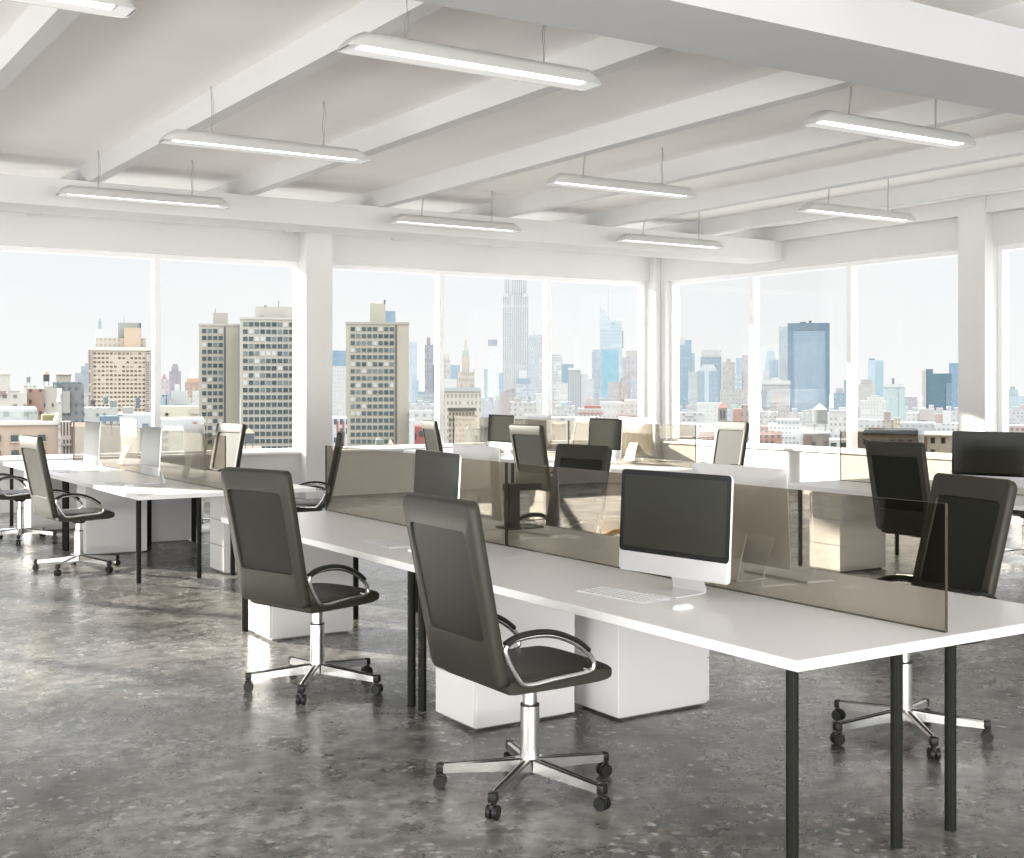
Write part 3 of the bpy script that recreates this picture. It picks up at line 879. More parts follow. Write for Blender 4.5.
def tank(root, x0, x1, yt, yb, col, cone=(170, 160, 150), legs=True, dy=2.0, cone_h=0.25):
    """rooftop water tank: barrel, conical cap, legs"""
    hgt = yb - yt
    yl = yb - hgt * (0.30 if legs else 0.0)
    yc = yt + hgt * cone_h
    o = part(root, 'water_tank', x0, x1, yc, yl, col, dy=(dy, None), shape='cyl')
    D = root['_D']; k = D / FOC
    part(root, 'tank_cap', x0 - .4, x1 + .4, yt, yc, cone, dy=(dy - .4 * k, None), shape='cone')
    if legs:
        wd = x1 - x0
        for q in (0.12, 0.82):
            part(root, 'tank_leg', x0 + wd * q, x0 + wd * (q + .07), yl, yb, col, dy=(dy + wd * k * .45, None))
    return o
def panes(root, x0, x1, y0, y1, nx, ny, fw, fh, dark, mids, seed):
    """each window of a near facade is a part of its own; those past a hundred are one part"""
    rnd = random.Random(seed)
    D = root['_D']; k = D / FOC
    q = root['_c']; gx = (x1 - x0) / nx * k * q; gz = (y1 - y0) / ny * k
    me = {}
    mats = [plain(dark)] + [plain(m) for m in mids]
    base_me = []
    for m in mats:
        me_ = MB().box(-gx * fw / 2, gx * fw / 2, -0.12, 0.05, -gz * fh / 2, gz * fh / 2).mesh('window')
        me_.materials.append(m); base_me.append(me_)
    rest = MB(); n = 0; many = False
    for r in range(ny):
        run = rnd.random()
        for c in range(nx):
            cx = (x0 - root['_x']) * k * q + gx * (c + .5)
            cz = zat(y0, D) - root['_b'] - gz * (r + .5)
            if n < 100:
                t = rnd.random()
                idx = 0 if t < .58 - (0.25 if run > .75 else 0) else 1 + int(rnd.random() * len(mids))
                o = bpy.data.objects.new('window', base_me[min(idx, len(mids))])
                COL.objects.link(o); o.parent = root; o.location = (cx, 0, cz)
            else:
                many = True
                rest.box(cx - gx * fw / 2, cx + gx * fw / 2, -0.12, 0.05, cz - gz * fh / 2, cz + gz * fh / 2)
            n += 1
    if many:
        tag(rest.build('lower_windows', mats[0], root), kind='stuff')
    else: rest.bm.free()
#CITY#
# ---- first window bay (sunny end)
b = building('brick_building', -40, 59, 424, 70, (214, 186, 160), None or (92, 104, 104), (400, 400), .01, .01, 0, 'tan brick building with dark square windows close outside the first window', depth=5)
for i, (wx, wy) in enumerate(((-3, 438.5), (14.5, 438.5), (-3, 453.5), (15, 453.5), (42, 438.5), (42, 453.5), (-22, 438.5), (-22, 453.5))):
    part(b, 'window', wx - 3.6, wx + 3.6, wy - 3.2, wy + 3.2, (84, 104, 104), dy=(-.12, .1))
    part(b, 'window_ledge', wx - 4.4, wx + 4.4, wy + 3.2, wy + 4.2, (228, 210, 190), dy=(-.2, .1))
part(b, 'parapet', -40, 59, 422.6, 425.2, (236, 224, 208), dy=(-.15, 5))
part(b, 'gable_coping', 55, 59.2, 414, 423, (232, 226, 216), dy=(-.1, 4), shape='wedgeL')
part(b, 'shrub_bed', 44, 58, 416.5, 423, (176, 168, 112), dy=(3, 6))
b = building('stair_tower', 60.6, 71, 422, 70, (202, 182, 168), (96, 92, 90), (.17, 1.55), .5, .8, 0.1, 'narrow brick bay with barred fire stair windows beside the tan brick building', depth=3)
part(b, 'balcony_slab', 60.6, 71, 443.5, 445.5, (160, 156, 154), dy=(-.5, .1))
building('brick_building', 71.2, 88, 426.5, 76.5, (168, 128, 96), (120, 88, 66), (2.4, 2.2), .3, .3, .1, 'rust brown brick block right behind the banded computer screen', depth=9)
b = building('glasshouse', -14, 37, 411.5, 105, (214, 222, 218), (172, 190, 182), (1.1, 3.0), .6, .6, .2, 'pale green glasshouse roof above the tan brick building', depth=12)
part(b, 'glass_roof', -14, 37, 408.5, 411.6, (226, 234, 232), dy=(0, 12)); part(b, 'end_gable', 29, 38, 412, 423, (196, 206, 196), (160, 176, 160), (.5, 1.2), dy=(-.3, 3))
b = building('loft_building', 62, 84, 384, 150, (150, 150, 150), (112, 124, 130), (1.5, 2.0), .5, .5, .2, 'grey loft building with a rooftop glass storey and concrete shaft', depth=9)
part(b, 'glass_storey', 53, 82, 382, 388, (120, 140, 142), (168, 186, 188), (1.2, 1.0), .5, .6, dy=(.5, 8)); part(b, 'shaft', 62.5, 70, 391, 413, (186, 182, 174), dy=(-.8, .6)); part(b, 'penthouse', 56, 71, 374, 382.4, (228, 218, 198), dy=(2, 8)); part(b, 'penthouse_roof', 55, 72, 372, 374.4, (214, 186, 168), dy=(1.6, 8.4), shape='taper')
b = building('brick_building', 27, 44, 389, 174, (196, 154, 132), (120, 96, 86), (2.6, 3.2), .3, .35, .1, 'terracotta block under the dark rooftop tank', depth=12)
part(b, 'cream_wing', 44, 57, 386.5, 412, (216, 206, 190), (120, 112, 104), (2.2, 2.8), .25, .4, dy=(.5, 8)); tank(b, 43.2, 49.8, 370.5, 386, (92, 100, 104), (196, 170, 140), dy=3)
b = building('water_tower_block', 24, 36, 385.5, 210, (228, 222, 206), (190, 180, 170), (3, 3), .3, .3, .1, 'cream rooftop carrying a small grey tank, far along the low roofs', depth=9); tank(b, 26, 30.5, 374.5, 386, (164, 166, 166), (190, 186, 180), dy=2)
b = building('church_tower', -4, 10, 374, 220, (224, 220, 206), (176, 178, 168), (5.2, 9), .22, .5, 0, 'cream square tower with a pinkish cap at the very start of the skyline', depth=7); part(b, 'tower_cap', -5, 10.6, 371.8, 374.4, (222, 200, 186), dy=(-.2, 7.2), shape='taper')
b = building('low_block', -6, 26, 393, 170, (226, 220, 206), (160, 150, 140), (2.6, 2.6), .4, .4, .3, 'cream stepped low block between tan brick building and cream tower', depth=12); part(b, 'roof_hut', 0, 6, 391, 395, (170, 150, 142), dy=(-.5, 3)); part(b, 'roof_step', 8, 20, 390.5, 394, (212, 206, 196), dy=(2, 8))
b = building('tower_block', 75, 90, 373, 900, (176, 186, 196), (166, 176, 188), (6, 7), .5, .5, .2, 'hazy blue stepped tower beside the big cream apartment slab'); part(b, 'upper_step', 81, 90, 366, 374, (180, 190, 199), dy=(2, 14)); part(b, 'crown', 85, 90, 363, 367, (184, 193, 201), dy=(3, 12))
b = building('apartment_slab', 89, 152, 349.5, 320, (240, 222, 196), (128, 104, 96), (1.19, 1.1), .01, .01, 0, 'big cream apartment slab dotted with small dark windows', depth=16)
b_ = b
part(b, 'cornice', 88.4, 152, 347, 350.5, (246, 240, 228), dy=(-.4, 16)); part(b, 'side_balconies', 146.5, 152.6, 351, 412, (206, 200, 186), (120, 112, 106), (2.2, 1.14), .8, .45, dy=(-.6, 10)); part(b, 'corner_balconies', 88.6, 92, 350.5, 412, (214, 196, 176), (110, 84, 76), (1.4, 1.14), .7, .5, dy=(-.6, 6))
part(b, 'roof_terrace', 96, 146, 337.5, 347.5, (232, 222, 200), (196, 176, 156), (2.2, 3), .4, .4, dy=(2, 14)); part(b, 'brick_penthouse', 124, 141, 327.5, 347, (238, 206, 172), dy=(.6, 9)); part(b, 'lift_house', 118, 141, 322, 337, (190, 192, 188), dy=(3, 11)); part(b, 'blue_fin', 140, 141.4, 322, 336, (96, 128, 148), dy=(2.6, 6)); part(b, 'antenna', 123.8, 124.3, 315.5, 322, (180, 184, 184), dy=(5, 5.12))
panes(b, 93, 146, 351.5, 412, 13, 14, .62, .42, (132, 110, 102), [(196, 178, 164), (150, 132, 122), (226, 216, 202)], 3)
b = building('spire_tower', 92, 106, 342, 700, (236, 232, 220), (210, 204, 192), (4, 5), .4, .4, .1, 'white pointed tower with a green lantern above the cream apartment slab', depth=8); part(b, 'steep_roof', 94, 103.6, 329, 342.2, (244, 242, 236), dy=(.5, 6), shape='taper'); part(b, 'lantern', 98.2, 101.4, 321, 329.2, (170, 206, 196), dy=(2.4, 4.2)); part(b, 'finial', 99, 100.8, 317, 321.2, (150, 190, 180), dy=(2.8, 3.9), shape='pyr')
b = building('white_block', 84, 118, 408, 190, (222, 222, 216), (150, 160, 164), (2, 2.4), .45, .45, .3, 'white low block with cluttered roof in front of the cream apartment slab', depth=12); tank(b, 90, 95, 398, 409, (120, 110, 112), (140, 128, 126), dy=3); tank(b, 103, 108, 394, 409, (150, 164, 160), (170, 180, 176), dy=5); part(b, 'roof_shed', 110, 117, 401, 409, (160, 176, 176), dy=(3, 7))
b = building('row_building', 118, 160, 414.5, 130, (226, 230, 232), (120, 150, 172), (2.6, 2.9), .5, .45, .15, 'long white building with blue windows behind the sunlit computers', depth=12); part(b, 'roof_tanks', 135, 140, 398, 409, (130, 144, 152), dy=(4, 6), shape='cyl'); part(b, 'roof_rail', 100, 119, 416, 421, (130, 156, 178), dy=(-.3, 3)); part(b, 'roof_hut', 122, 133, 407.5, 415, (206, 196, 188), dy=(3, 8))
b = building('rusty_block', 100, 120, 427, 66, (70, 64, 52), (120, 74, 44), (1.0, 1.4), .35, .7, .3, 'dark rusty stair block glimpsed between two computer backs', depth=6, blind=(150, 132, 96)); part(b, 'water_barrel', 105.5, 112, 424, 436, (66, 66, 56), dy=(-.7, -.35), shape='cyl')
# ---- second bay, first half
b = building('louvred_building', 162, 200, 430.5, 62, (170, 172, 166), (66, 76, 78), (60, .40), .98, .62, 0, 'dark louvred building in bands of glass between two computers', depth=8)
b = building('white_row_building', 155, 204, 419, 120, (230, 232, 234), (110, 132, 150), (1.5, 2.2), .5, .4, .1, 'white row building with small blue windows below the yellow rooftop', depth=8); part(b, 'orange_door', 193, 197, 422, 427.5, (214, 130, 104), dy=(-.15, .1))
b = building('yellow_rooftop', 159, 199, 406.5, 160, (240, 232, 202), (224, 214, 184), (6, 6), .2, .2, 0, 'pale yellow roof block with one round vent', depth=9); part(b, 'vent', 165.5, 168.3, 413, 415.6, (80, 76, 64), dy=(-.3, .1), shape='box'); part(b, 'corner_hut', 190, 199, 409, 414, (226, 218, 196), dy=(-.3, 3))
building('dark_glass_block', 160.5, 169, 394.5, 420, (176, 196, 208), (96, 112, 122), (2.0, 9), .45, .9, .1, 'small blue glass block beside the window mullion, below the pinkish tower')
b = building('white_drum_building', 171, 188, 391, 430, (226, 230, 230), (206, 212, 214), (1.6, 30), .4, .9, .1, 'white ribbed drum shaped building under the purple tower'); part(b, 'dome_hut', 174.5, 179.5, 384, 391.2, (238, 240, 240), dy=(1, 3)); part(b, 'dark_foot', 175, 187, 405, 407.5, (120, 128, 124), dy=(-.3, .1))
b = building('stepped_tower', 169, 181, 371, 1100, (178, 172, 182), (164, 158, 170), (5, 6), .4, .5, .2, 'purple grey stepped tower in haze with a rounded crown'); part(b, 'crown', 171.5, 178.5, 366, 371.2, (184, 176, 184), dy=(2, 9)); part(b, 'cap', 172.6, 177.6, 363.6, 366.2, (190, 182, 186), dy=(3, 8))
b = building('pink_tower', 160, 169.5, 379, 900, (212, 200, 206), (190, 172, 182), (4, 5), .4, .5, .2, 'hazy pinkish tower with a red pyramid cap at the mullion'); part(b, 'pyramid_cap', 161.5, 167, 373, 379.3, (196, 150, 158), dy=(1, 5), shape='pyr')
b = building('framed_top_tower', 185, 200, 382, 620, (206, 176, 160), (176, 150, 140), (2.6, 3.6), .45, .55, .15, 'brown brick tower topped by an open white pyramid frame'); part(b, 'orange_band', 187, 200, 378.5, 382.5, (232, 180, 146), dy=(-.2, 6))
for k_, (xa, xb) in enumerate(((187.2, 188), (198.4, 199.2))): part(b, 'pyramid_strut', xa, xb, 374, 379, (226, 228, 226), dy=(1, 1.5))
part(b, 'pyramid_frame', 188, 199, 366.5, 378.8, (228, 230, 228), dy=(1, 6), shape='pyr')
building('white_block', 192.5, 199, 391, 400, (226, 228, 226), (206, 208, 208), (2, 3), .4, .4, .2, 'white blank block tucked against the concrete grid tower')
# ---- the three concrete grid towers
G = (206, 198, 180)
b = building('grid_tower', 199, 240, 324.3, 260, G, (96, 116, 122), (400, 400), .01, .01, 0, 'slim concrete grid tower with a wide blank strip and roof hut', depth=14); part(b, 'roof_hut', 213, 228, 312.3, 324.6, (206, 198, 184), dy=(2, 7)); part(b, 'dark_slot', 224, 225.6, 327, 452, (110, 116, 110), dy=(-.1, .1)); part(b, 'parapet', 198.6, 240, 323.6, 325.6, (216, 210, 198), dy=(-.15, 14)); part(b, 'antenna', 215, 215.5, 307.5, 312.4, (90, 96, 96), dy=(4, 4.1))  # narrow dark strip where the windows meet the blank wall
panes(b, 201.5, 223.5, 327.6, 452, 4, 18, .74, .58, (92, 112, 118), [(222, 222, 214), (128, 146, 148), (74, 96, 104)], 11)
b = building('grid_tower', 240.3, 304, 318.2, 252, (216, 209, 194), (96, 116, 122), (400, 400), .01, .01, 0, 'broad concrete grid tower cut by the window jamb, with a long roof hut', depth=15); part(b, 'roof_hut', 255, 304, 306, 318.5, (222, 214, 200), dy=(2, 9)); part(b, 'roof_box', 263, 281, 313.5, 318.4, (206, 200, 190), dy=(-.1, 2)); part(b, 'parapet', 240, 304, 317.4, 319.6, (222, 216, 204), dy=(-.15, 15)); part(b, 'antenna', 278.6, 279.2, 299.5, 306.2, (80, 86, 86), dy=(4, 4.1)); part(b, 'vent', 264, 266.6, 304.4, 306.2, (70, 90, 96), dy=(4, 5))
panes(b, 242.6, 300, 320.8, 452, 10, 18, .78, .58, (96, 112, 116), [(226, 226, 218), (140, 154, 154), (80, 98, 104)], 12)
b = building('tank_roof', 236, 262, 449.5, 82, (196, 150, 130), (150, 120, 110), (3, 3), .2, .2, 0, 'reddish roof with a grey tank and peach cone before the broad grid tower', depth=5); tank(b, 243.5, 254.5, 429, 449.6, (112, 124, 128), (232, 196, 160), dy=1.2, cone_h=.25)
b = building('grid_tower', 346, 409, 323, 235, (206, 196, 172), (96, 116, 122), (400, 400), .01, .01, 0, 'concrete grid tower with a tall lift house, next to the white column', depth=15); part(b, 'lift_house', 370, 385.6, 302.5, 323.2, (212, 204, 182), dy=(2, 7)); part(b, 'lift_roof', 374, 382, 299.5, 302.8, (238, 218, 186), dy=(3, 6), shape='pyr'); part(b, 'chimney', 383.8, 385.6, 299, 303, (130, 134, 134), dy=(2, 2.6)); part(b, 'parapet', 345.6, 409.4, 322, 324.4, (196, 190, 174), dy=(-.15, 15)); part(b, 'dark_slot', 395, 397, 325.5, 455, (120, 122, 112), dy=(-.1, .1))  # dark strip beside the blank wall, as on the slim tower
panes(b, 350, 394.6, 325.6, 452, 8, 18, .74, .56, (96, 116, 122), [(214, 214, 204), (132, 148, 150), (76, 98, 108)], 13)
building('blue_tower', 385.5, 395.5, 311, 700, (146, 178, 200), (136, 168, 192), (3, 6), .5, .5, .2, 'pale blue block rising just behind the lift house of the grid tower')
building('blue_tower', 331, 347, 350.5, 760, (146, 178, 204), (136, 170, 198), (4, 5), .5, .5, .2, 'flat topped blue tower between column and grid tower')
building('white_office', 331, 347, 366, 420, (226, 226, 224), (196, 200, 202), (1.8, 2.6), .4, .5, .15, 'white office block full of small windows under the flat blue tower')
b = building('striped_building', 330, 347, 418, 120, (228, 228, 232), (104, 118, 134), (1.15, 1.75), .55, .6, .15, 'white and red striped building low beside the column', depth=7)
for xx in (336.6, 342.4): part(b, 'red_strip', xx, xx + 1.8, 421, 452, (206, 116, 96), dy=(-.1, .1))
b = building('tank_roof', 370, 396, 450, 84, (120, 116, 112), (110, 104, 100), (3, 3), .2, .2, 0, 'low roof with a grey tank and little peach cone before the lift house tower', depth=5); tank(b, 375, 382.5, 437.5, 450.2, (150, 156, 156), (160, 166, 166), legs=False, dy=1); tank(b, 388, 393.5, 440, 450.2, (206, 200, 190), (232, 204, 170), legs=False, dy=1, cone_h=.5)
# ---- third bay
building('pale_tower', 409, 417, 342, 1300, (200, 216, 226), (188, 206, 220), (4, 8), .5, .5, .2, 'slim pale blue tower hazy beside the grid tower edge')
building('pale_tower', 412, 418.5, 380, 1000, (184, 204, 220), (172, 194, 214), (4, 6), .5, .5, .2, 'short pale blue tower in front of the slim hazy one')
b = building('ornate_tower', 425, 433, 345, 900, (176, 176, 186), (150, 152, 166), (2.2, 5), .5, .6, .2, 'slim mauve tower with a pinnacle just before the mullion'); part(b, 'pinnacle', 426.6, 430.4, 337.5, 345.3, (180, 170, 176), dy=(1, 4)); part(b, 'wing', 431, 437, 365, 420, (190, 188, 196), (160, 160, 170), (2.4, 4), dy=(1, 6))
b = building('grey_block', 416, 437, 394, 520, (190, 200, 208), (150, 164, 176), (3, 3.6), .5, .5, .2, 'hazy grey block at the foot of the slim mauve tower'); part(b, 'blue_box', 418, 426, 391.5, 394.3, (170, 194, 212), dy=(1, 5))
building('white_block', 409, 432, 411, 230, (226, 226, 222), (180, 184, 184), (3, 2.6), .4, .4, .25, 'white low roofs beside the blank strip of the grid tower', depth=9)
b = building('brick_building', 414.5, 431, 427, 110, (196, 104, 84), (110, 84, 84), (2.2, 2.0), .3, .4, .1, 'small red brick house behind a distant chair back', depth=6); part(b, 'attic_window', 419, 424.5, 431, 436, (90, 96, 110), dy=(-.1, .1)); part(b, 'white_wall', 409.5, 414.5, 420, 452, (226, 228, 228), dy=(-.1, 4))
b = building('ornate_office', 443, 481, 391, 360, (226, 218, 202), (176, 166, 152), (2.3, 4.0), .45, .5, .12, 'ornate cream office tower stepping up to a slender lantern', depth=12)
part(b, 'cornice', 442.6, 481, 387.5, 391.4, (196, 206, 206), dy=(-.5, 12)); part(b, 'upper_tier', 457.5, 474.6, 372, 391, (230, 220, 206), (186, 170, 156), (1.25, 3.4), .4, .6, dy=(1, 8)); part(b, 'drum', 462, 469.6, 355.5, 372.4, (228, 212, 196), dy=(2.5, 6)); part(b, 'green_band', 462.6, 469, 350.5, 356, (200, 220, 212), dy=(2.8, 5.6)); part(b, 'lantern', 463.8, 468, 340.5, 351, (226, 216, 204), dy=(3.2, 5), shape='taper'); part(b, 'finial', 464.4, 467.6, 336, 341, (222, 210, 196), dy=(3.5, 4.6), shape='pyr')
for xa in (457.2, 465.5, 473.6): part(b, 'turret', xa, xa + 1.3, 369.5, 373, (214, 214, 208), dy=(.8, 1.4))
b = building('ornate_office', 448.5, 475, 409.5, 300, (214, 198, 180), (128, 108, 96), (1.6, 2.6), .5, .55, .1, 'shadowed cream block with dark arches at the foot of the lantern tower', depth=8); part(b, 'dark_cornice', 448, 476, 407.8, 410.2, (122, 116, 106), dy=(-.5, 8)); part(b, 'dark_cornice', 449, 475, 419, 420.6, (136, 126, 114), dy=(-.4, .2))
b = building('white_tower', 443, 450.5, 360, 900, (214, 208, 204), (186, 182, 182), (3, 5), .5, .5, .2, 'stepped pale tower half hidden by the mullion'); part(b, 'crown', 444, 449.5, 353.5, 360.2, (226, 220, 214), dy=(1, 4))
building('blue_tower', 449.5, 460, 365, 1000, (168, 198, 216), (156, 188, 208), (4, 6), .5, .5, .2, 'small sky blue tower between the pale stepped tower and the lantern tower')
building('white_block', 443, 457, 379, 420, (232, 234, 232), (214, 218, 218), (3, 4), .3, .3, .2, 'white blank block behind the ornate cornice')
b = building('slim_tower', 487.5, 498.5, 346, 800, (234, 238, 238), (220, 226, 228), (2.4, 4.2), .4, .4, .15, 'slim white residential tower with a grey crown', depth=9); part(b, 'grey_crown', 488, 497.4, 339.5, 346.3, (184, 194, 202), (164, 176, 188), (1.2, 8), .4, .8, dy=(.3, 6))
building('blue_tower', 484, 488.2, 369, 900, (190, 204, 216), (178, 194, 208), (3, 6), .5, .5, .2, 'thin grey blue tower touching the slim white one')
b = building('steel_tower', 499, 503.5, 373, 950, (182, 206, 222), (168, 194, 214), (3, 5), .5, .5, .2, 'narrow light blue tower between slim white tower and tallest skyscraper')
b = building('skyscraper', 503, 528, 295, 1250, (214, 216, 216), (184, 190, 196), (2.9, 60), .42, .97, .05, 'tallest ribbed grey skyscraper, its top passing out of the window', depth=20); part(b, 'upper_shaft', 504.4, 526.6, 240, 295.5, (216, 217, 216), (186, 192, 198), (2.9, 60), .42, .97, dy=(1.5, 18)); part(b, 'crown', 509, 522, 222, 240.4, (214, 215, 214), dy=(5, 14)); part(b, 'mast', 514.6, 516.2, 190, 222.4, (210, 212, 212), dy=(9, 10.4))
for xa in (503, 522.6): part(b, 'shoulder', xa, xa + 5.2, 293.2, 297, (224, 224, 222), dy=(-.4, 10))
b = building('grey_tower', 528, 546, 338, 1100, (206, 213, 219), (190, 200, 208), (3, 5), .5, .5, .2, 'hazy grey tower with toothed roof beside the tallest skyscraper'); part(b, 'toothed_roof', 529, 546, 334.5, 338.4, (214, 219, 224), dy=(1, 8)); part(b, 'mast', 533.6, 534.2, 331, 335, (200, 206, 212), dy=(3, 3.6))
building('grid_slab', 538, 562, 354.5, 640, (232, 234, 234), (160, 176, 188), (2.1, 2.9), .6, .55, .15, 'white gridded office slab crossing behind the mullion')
b = building('stepped_block', 500, 516, 392, 520, (206, 196, 194), (184, 174, 174), (3, 3.2), .4, .5, .2, 'mauve brown stepped block at the foot of the tallest skyscraper'); part(b, 'sloped_roof', 502, 515, 387.5, 392.4, (190, 182, 182), dy=(1, 6), shape='wedgeL')
b = building('glass_mid_rise', 515.5, 531, 381, 560, (210, 220, 226), (170, 188, 200), (2.6, 3.4), .6, .45, .15, 'pale glass mid rise with a white plant room before the tallest skyscraper'); part(b, 'plant_room', 519, 527, 370.5, 381.3, (236, 236, 232), dy=(1, 6)); part(b, 'blue_band', 516, 530, 378.5, 383, (166, 196, 212), dy=(-.2, 5))
b = building('white_block', 510, 536, 402, 300, (228, 226, 220), (176, 176, 174), (2.4, 2.4), .4, .4, .25, 'cluttered white roofs under the pale glass mid rise', depth=10); part(b, 'roof_shed', 514, 521, 398, 402.4, (216, 206, 198), dy=(1, 4)); part(b, 'roof_tank', 527, 531, 396.5, 402.4, (190, 196, 196), dy=(2, 3), shape='cyl')
building('cream_block', 535.8, 545, 393.5, 260, (236, 234, 226), (200, 196, 188), (5, 5), .2, .2, 0, 'blank cream block by the mullion with one little window', depth=8)
b = building('garden_terrace', 466, 487, 428.5, 105, (196, 212, 212), (150, 176, 178), (.9, 1.4), .6, .5, .1, 'glassy roof terrace with a small green tree beside a pale screen', depth=6); part(b, 'dark_canopy', 468, 490, 428, 430, (92, 94, 90), dy=(-.4, 6)); part(b, 'brick_planter', 476, 484, 441, 446, (168, 110, 84), dy=(-.9, -.3)); part(b, 'tree_top', 472.5, 480, 435.5, 441.5, (78, 92, 66), dy=(-.9, -.3), shape='cyl')
building('dark_block', 536, 545, 416, 120, (206, 206, 198), (56, 62, 60), (.9, 1.7), .55, .55, .1, 'narrow block of dark windows beside a white lit computer back', depth=5)
building('tan_block', 549, 566, 424, 90, (176, 160, 136), (96, 90, 82), (1.0, 1.3), .5, .4, .2, 'tan low block with a dark base seen right of the mullion foot', depth=5)
# ---- third bay, last half
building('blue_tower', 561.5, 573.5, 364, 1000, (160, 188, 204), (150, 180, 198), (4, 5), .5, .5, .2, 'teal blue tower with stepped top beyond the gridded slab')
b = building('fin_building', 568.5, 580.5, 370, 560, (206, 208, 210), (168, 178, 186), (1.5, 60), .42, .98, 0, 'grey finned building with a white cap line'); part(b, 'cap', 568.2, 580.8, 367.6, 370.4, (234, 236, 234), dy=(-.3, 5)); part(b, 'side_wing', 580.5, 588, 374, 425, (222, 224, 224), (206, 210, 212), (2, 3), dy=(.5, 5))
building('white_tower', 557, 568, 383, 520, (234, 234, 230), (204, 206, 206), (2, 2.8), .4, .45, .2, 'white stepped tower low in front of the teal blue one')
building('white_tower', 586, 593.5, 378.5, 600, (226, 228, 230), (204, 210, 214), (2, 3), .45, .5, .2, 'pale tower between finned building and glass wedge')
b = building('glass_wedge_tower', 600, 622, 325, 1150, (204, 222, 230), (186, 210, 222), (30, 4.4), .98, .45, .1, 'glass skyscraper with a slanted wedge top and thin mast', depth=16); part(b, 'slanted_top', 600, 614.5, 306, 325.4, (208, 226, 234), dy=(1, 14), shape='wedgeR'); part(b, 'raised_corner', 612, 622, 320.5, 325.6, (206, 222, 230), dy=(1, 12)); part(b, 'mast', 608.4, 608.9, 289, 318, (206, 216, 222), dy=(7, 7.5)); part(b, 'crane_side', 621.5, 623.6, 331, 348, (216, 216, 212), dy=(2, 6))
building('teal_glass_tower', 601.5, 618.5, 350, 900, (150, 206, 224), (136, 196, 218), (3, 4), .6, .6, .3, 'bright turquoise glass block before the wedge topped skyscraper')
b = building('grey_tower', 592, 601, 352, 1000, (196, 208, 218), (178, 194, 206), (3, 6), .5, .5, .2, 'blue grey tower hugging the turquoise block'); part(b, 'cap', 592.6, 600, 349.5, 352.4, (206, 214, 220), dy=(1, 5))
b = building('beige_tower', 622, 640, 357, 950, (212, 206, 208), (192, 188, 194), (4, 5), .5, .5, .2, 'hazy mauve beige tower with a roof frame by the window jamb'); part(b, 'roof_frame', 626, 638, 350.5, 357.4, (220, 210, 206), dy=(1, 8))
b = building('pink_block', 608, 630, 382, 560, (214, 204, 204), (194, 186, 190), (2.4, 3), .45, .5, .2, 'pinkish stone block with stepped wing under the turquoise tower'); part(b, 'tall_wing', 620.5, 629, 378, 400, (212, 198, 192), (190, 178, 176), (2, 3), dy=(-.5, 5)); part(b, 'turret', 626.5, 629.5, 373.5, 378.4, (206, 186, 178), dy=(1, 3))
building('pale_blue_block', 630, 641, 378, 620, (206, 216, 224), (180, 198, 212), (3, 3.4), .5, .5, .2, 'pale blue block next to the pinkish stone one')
b = building('red_roofed_hall', 578, 603, 408.5, 260, (232, 226, 220), (190, 178, 172), (1.6, 1.9), .5, .45, .15, 'cream hall with bands of red roof and a small turret', depth=8); part(b, 'red_roof', 584, 601, 405.8, 408.9, (216, 140, 128), dy=(.5, 7)); part(b, 'turret', 586.5, 592, 398, 406, (228, 214, 206), dy=(2, 4)); part(b, 'red_band', 578, 603, 412.5, 413.8, (210, 150, 136), dy=(-.15, .1))
b = building('white_block', 600, 622, 402, 330, (232, 230, 226), (200, 200, 198), (2.4, 2.6), .4, .4, .2, 'white low block between red roofed hall and jamb', depth=9)
b = building('cream_block', 618, 641, 403, 280, (236, 228, 218), (206, 192, 180), (2.2, 2.4), .5, .35, .2, 'cream stepped apartment block at the jamb', depth=9); part(b, 'upper_step', 624, 641, 400, 403.4, (238, 232, 224), dy=(1, 8)); part(b, 'red_roof', 616, 640, 415.5, 417, (222, 170, 150), dy=(-.4, .2))
building('low_roofs', 545, 600, 418, 200, (204, 204, 202), (150, 156, 160), (2.2, 2.0), .5, .45, .3, 'grey jumble of low roofs behind the pale lit screen', depth=12)
# ---- side window wall, first pane from the corner
b = building('blue_glass_tower', 676, 691.5, 340, 1000, (150, 190, 214), (196, 216, 226), (4, 3.4), .5, .4, .35, 'blue glass tower with a white corner next to the corner column', depth=12); part(b, 'white_corner', 676, 685, 338, 345, (226, 226, 220), dy=(-.2, 6)); part(b, 'side_wing', 691, 695, 353, 412, (190, 214, 226), dy=(1, 6))
b = building('crowned_glass_tower', 700.5, 721.5, 357, 950, (158, 184, 200), (140, 172, 192), (3, 4), .5, .6, .2, 'blue glass tower under a pale ornamental crown', depth=14); part(b, 'pale_crown', 701.5, 721, 350, 357.4, (218, 216, 216), dy=(1, 10)); part(b, 'crown_horn', 701.5, 704.5, 345.4, 350.3, (222, 218, 216), dy=(1, 4), shape='pyr'); part(b, 'crown_horn', 717.5, 720.5, 345.4, 350.3, (222, 218, 216), dy=(1, 4), shape='pyr')
b = building('curved_glass_block', 697.5, 718, 371, 800, (166, 194, 212), (148, 180, 204), (3, 4), .5, .6, .2, 'curved top glass block in front of the crowned tower', depth=10); part(b, 'light_stripe', 704.5, 709, 371, 402, (204, 222, 232), dy=(-.2, .1)); part(b, 'arched_top', 699, 717.5, 364.5, 371.6, (204, 218, 226), dy=(1, 6), shape='taper')
building('pale_block', 688, 698, 372, 850, (206, 212, 216), (190, 200, 206), (2.4, 4), .4, .6, .2, 'pale ribbed block between the blue towers')
b = building('stepped_tower', 722, 735, 362, 700, (214, 210, 204), (192, 190, 188), (2.2, 3.6), .45, .55, .15, 'beige stepped tower with a small belvedere', depth=9); part(b, 'belvedere', 726.5, 730.5, 358.5, 362.3, (206, 202, 198), dy=(2, 4)); part(b, 'lower_wing', 720, 744, 390, 410, (220, 216, 210), (196, 194, 192), (2.2, 3), dy=(-.4, 5))
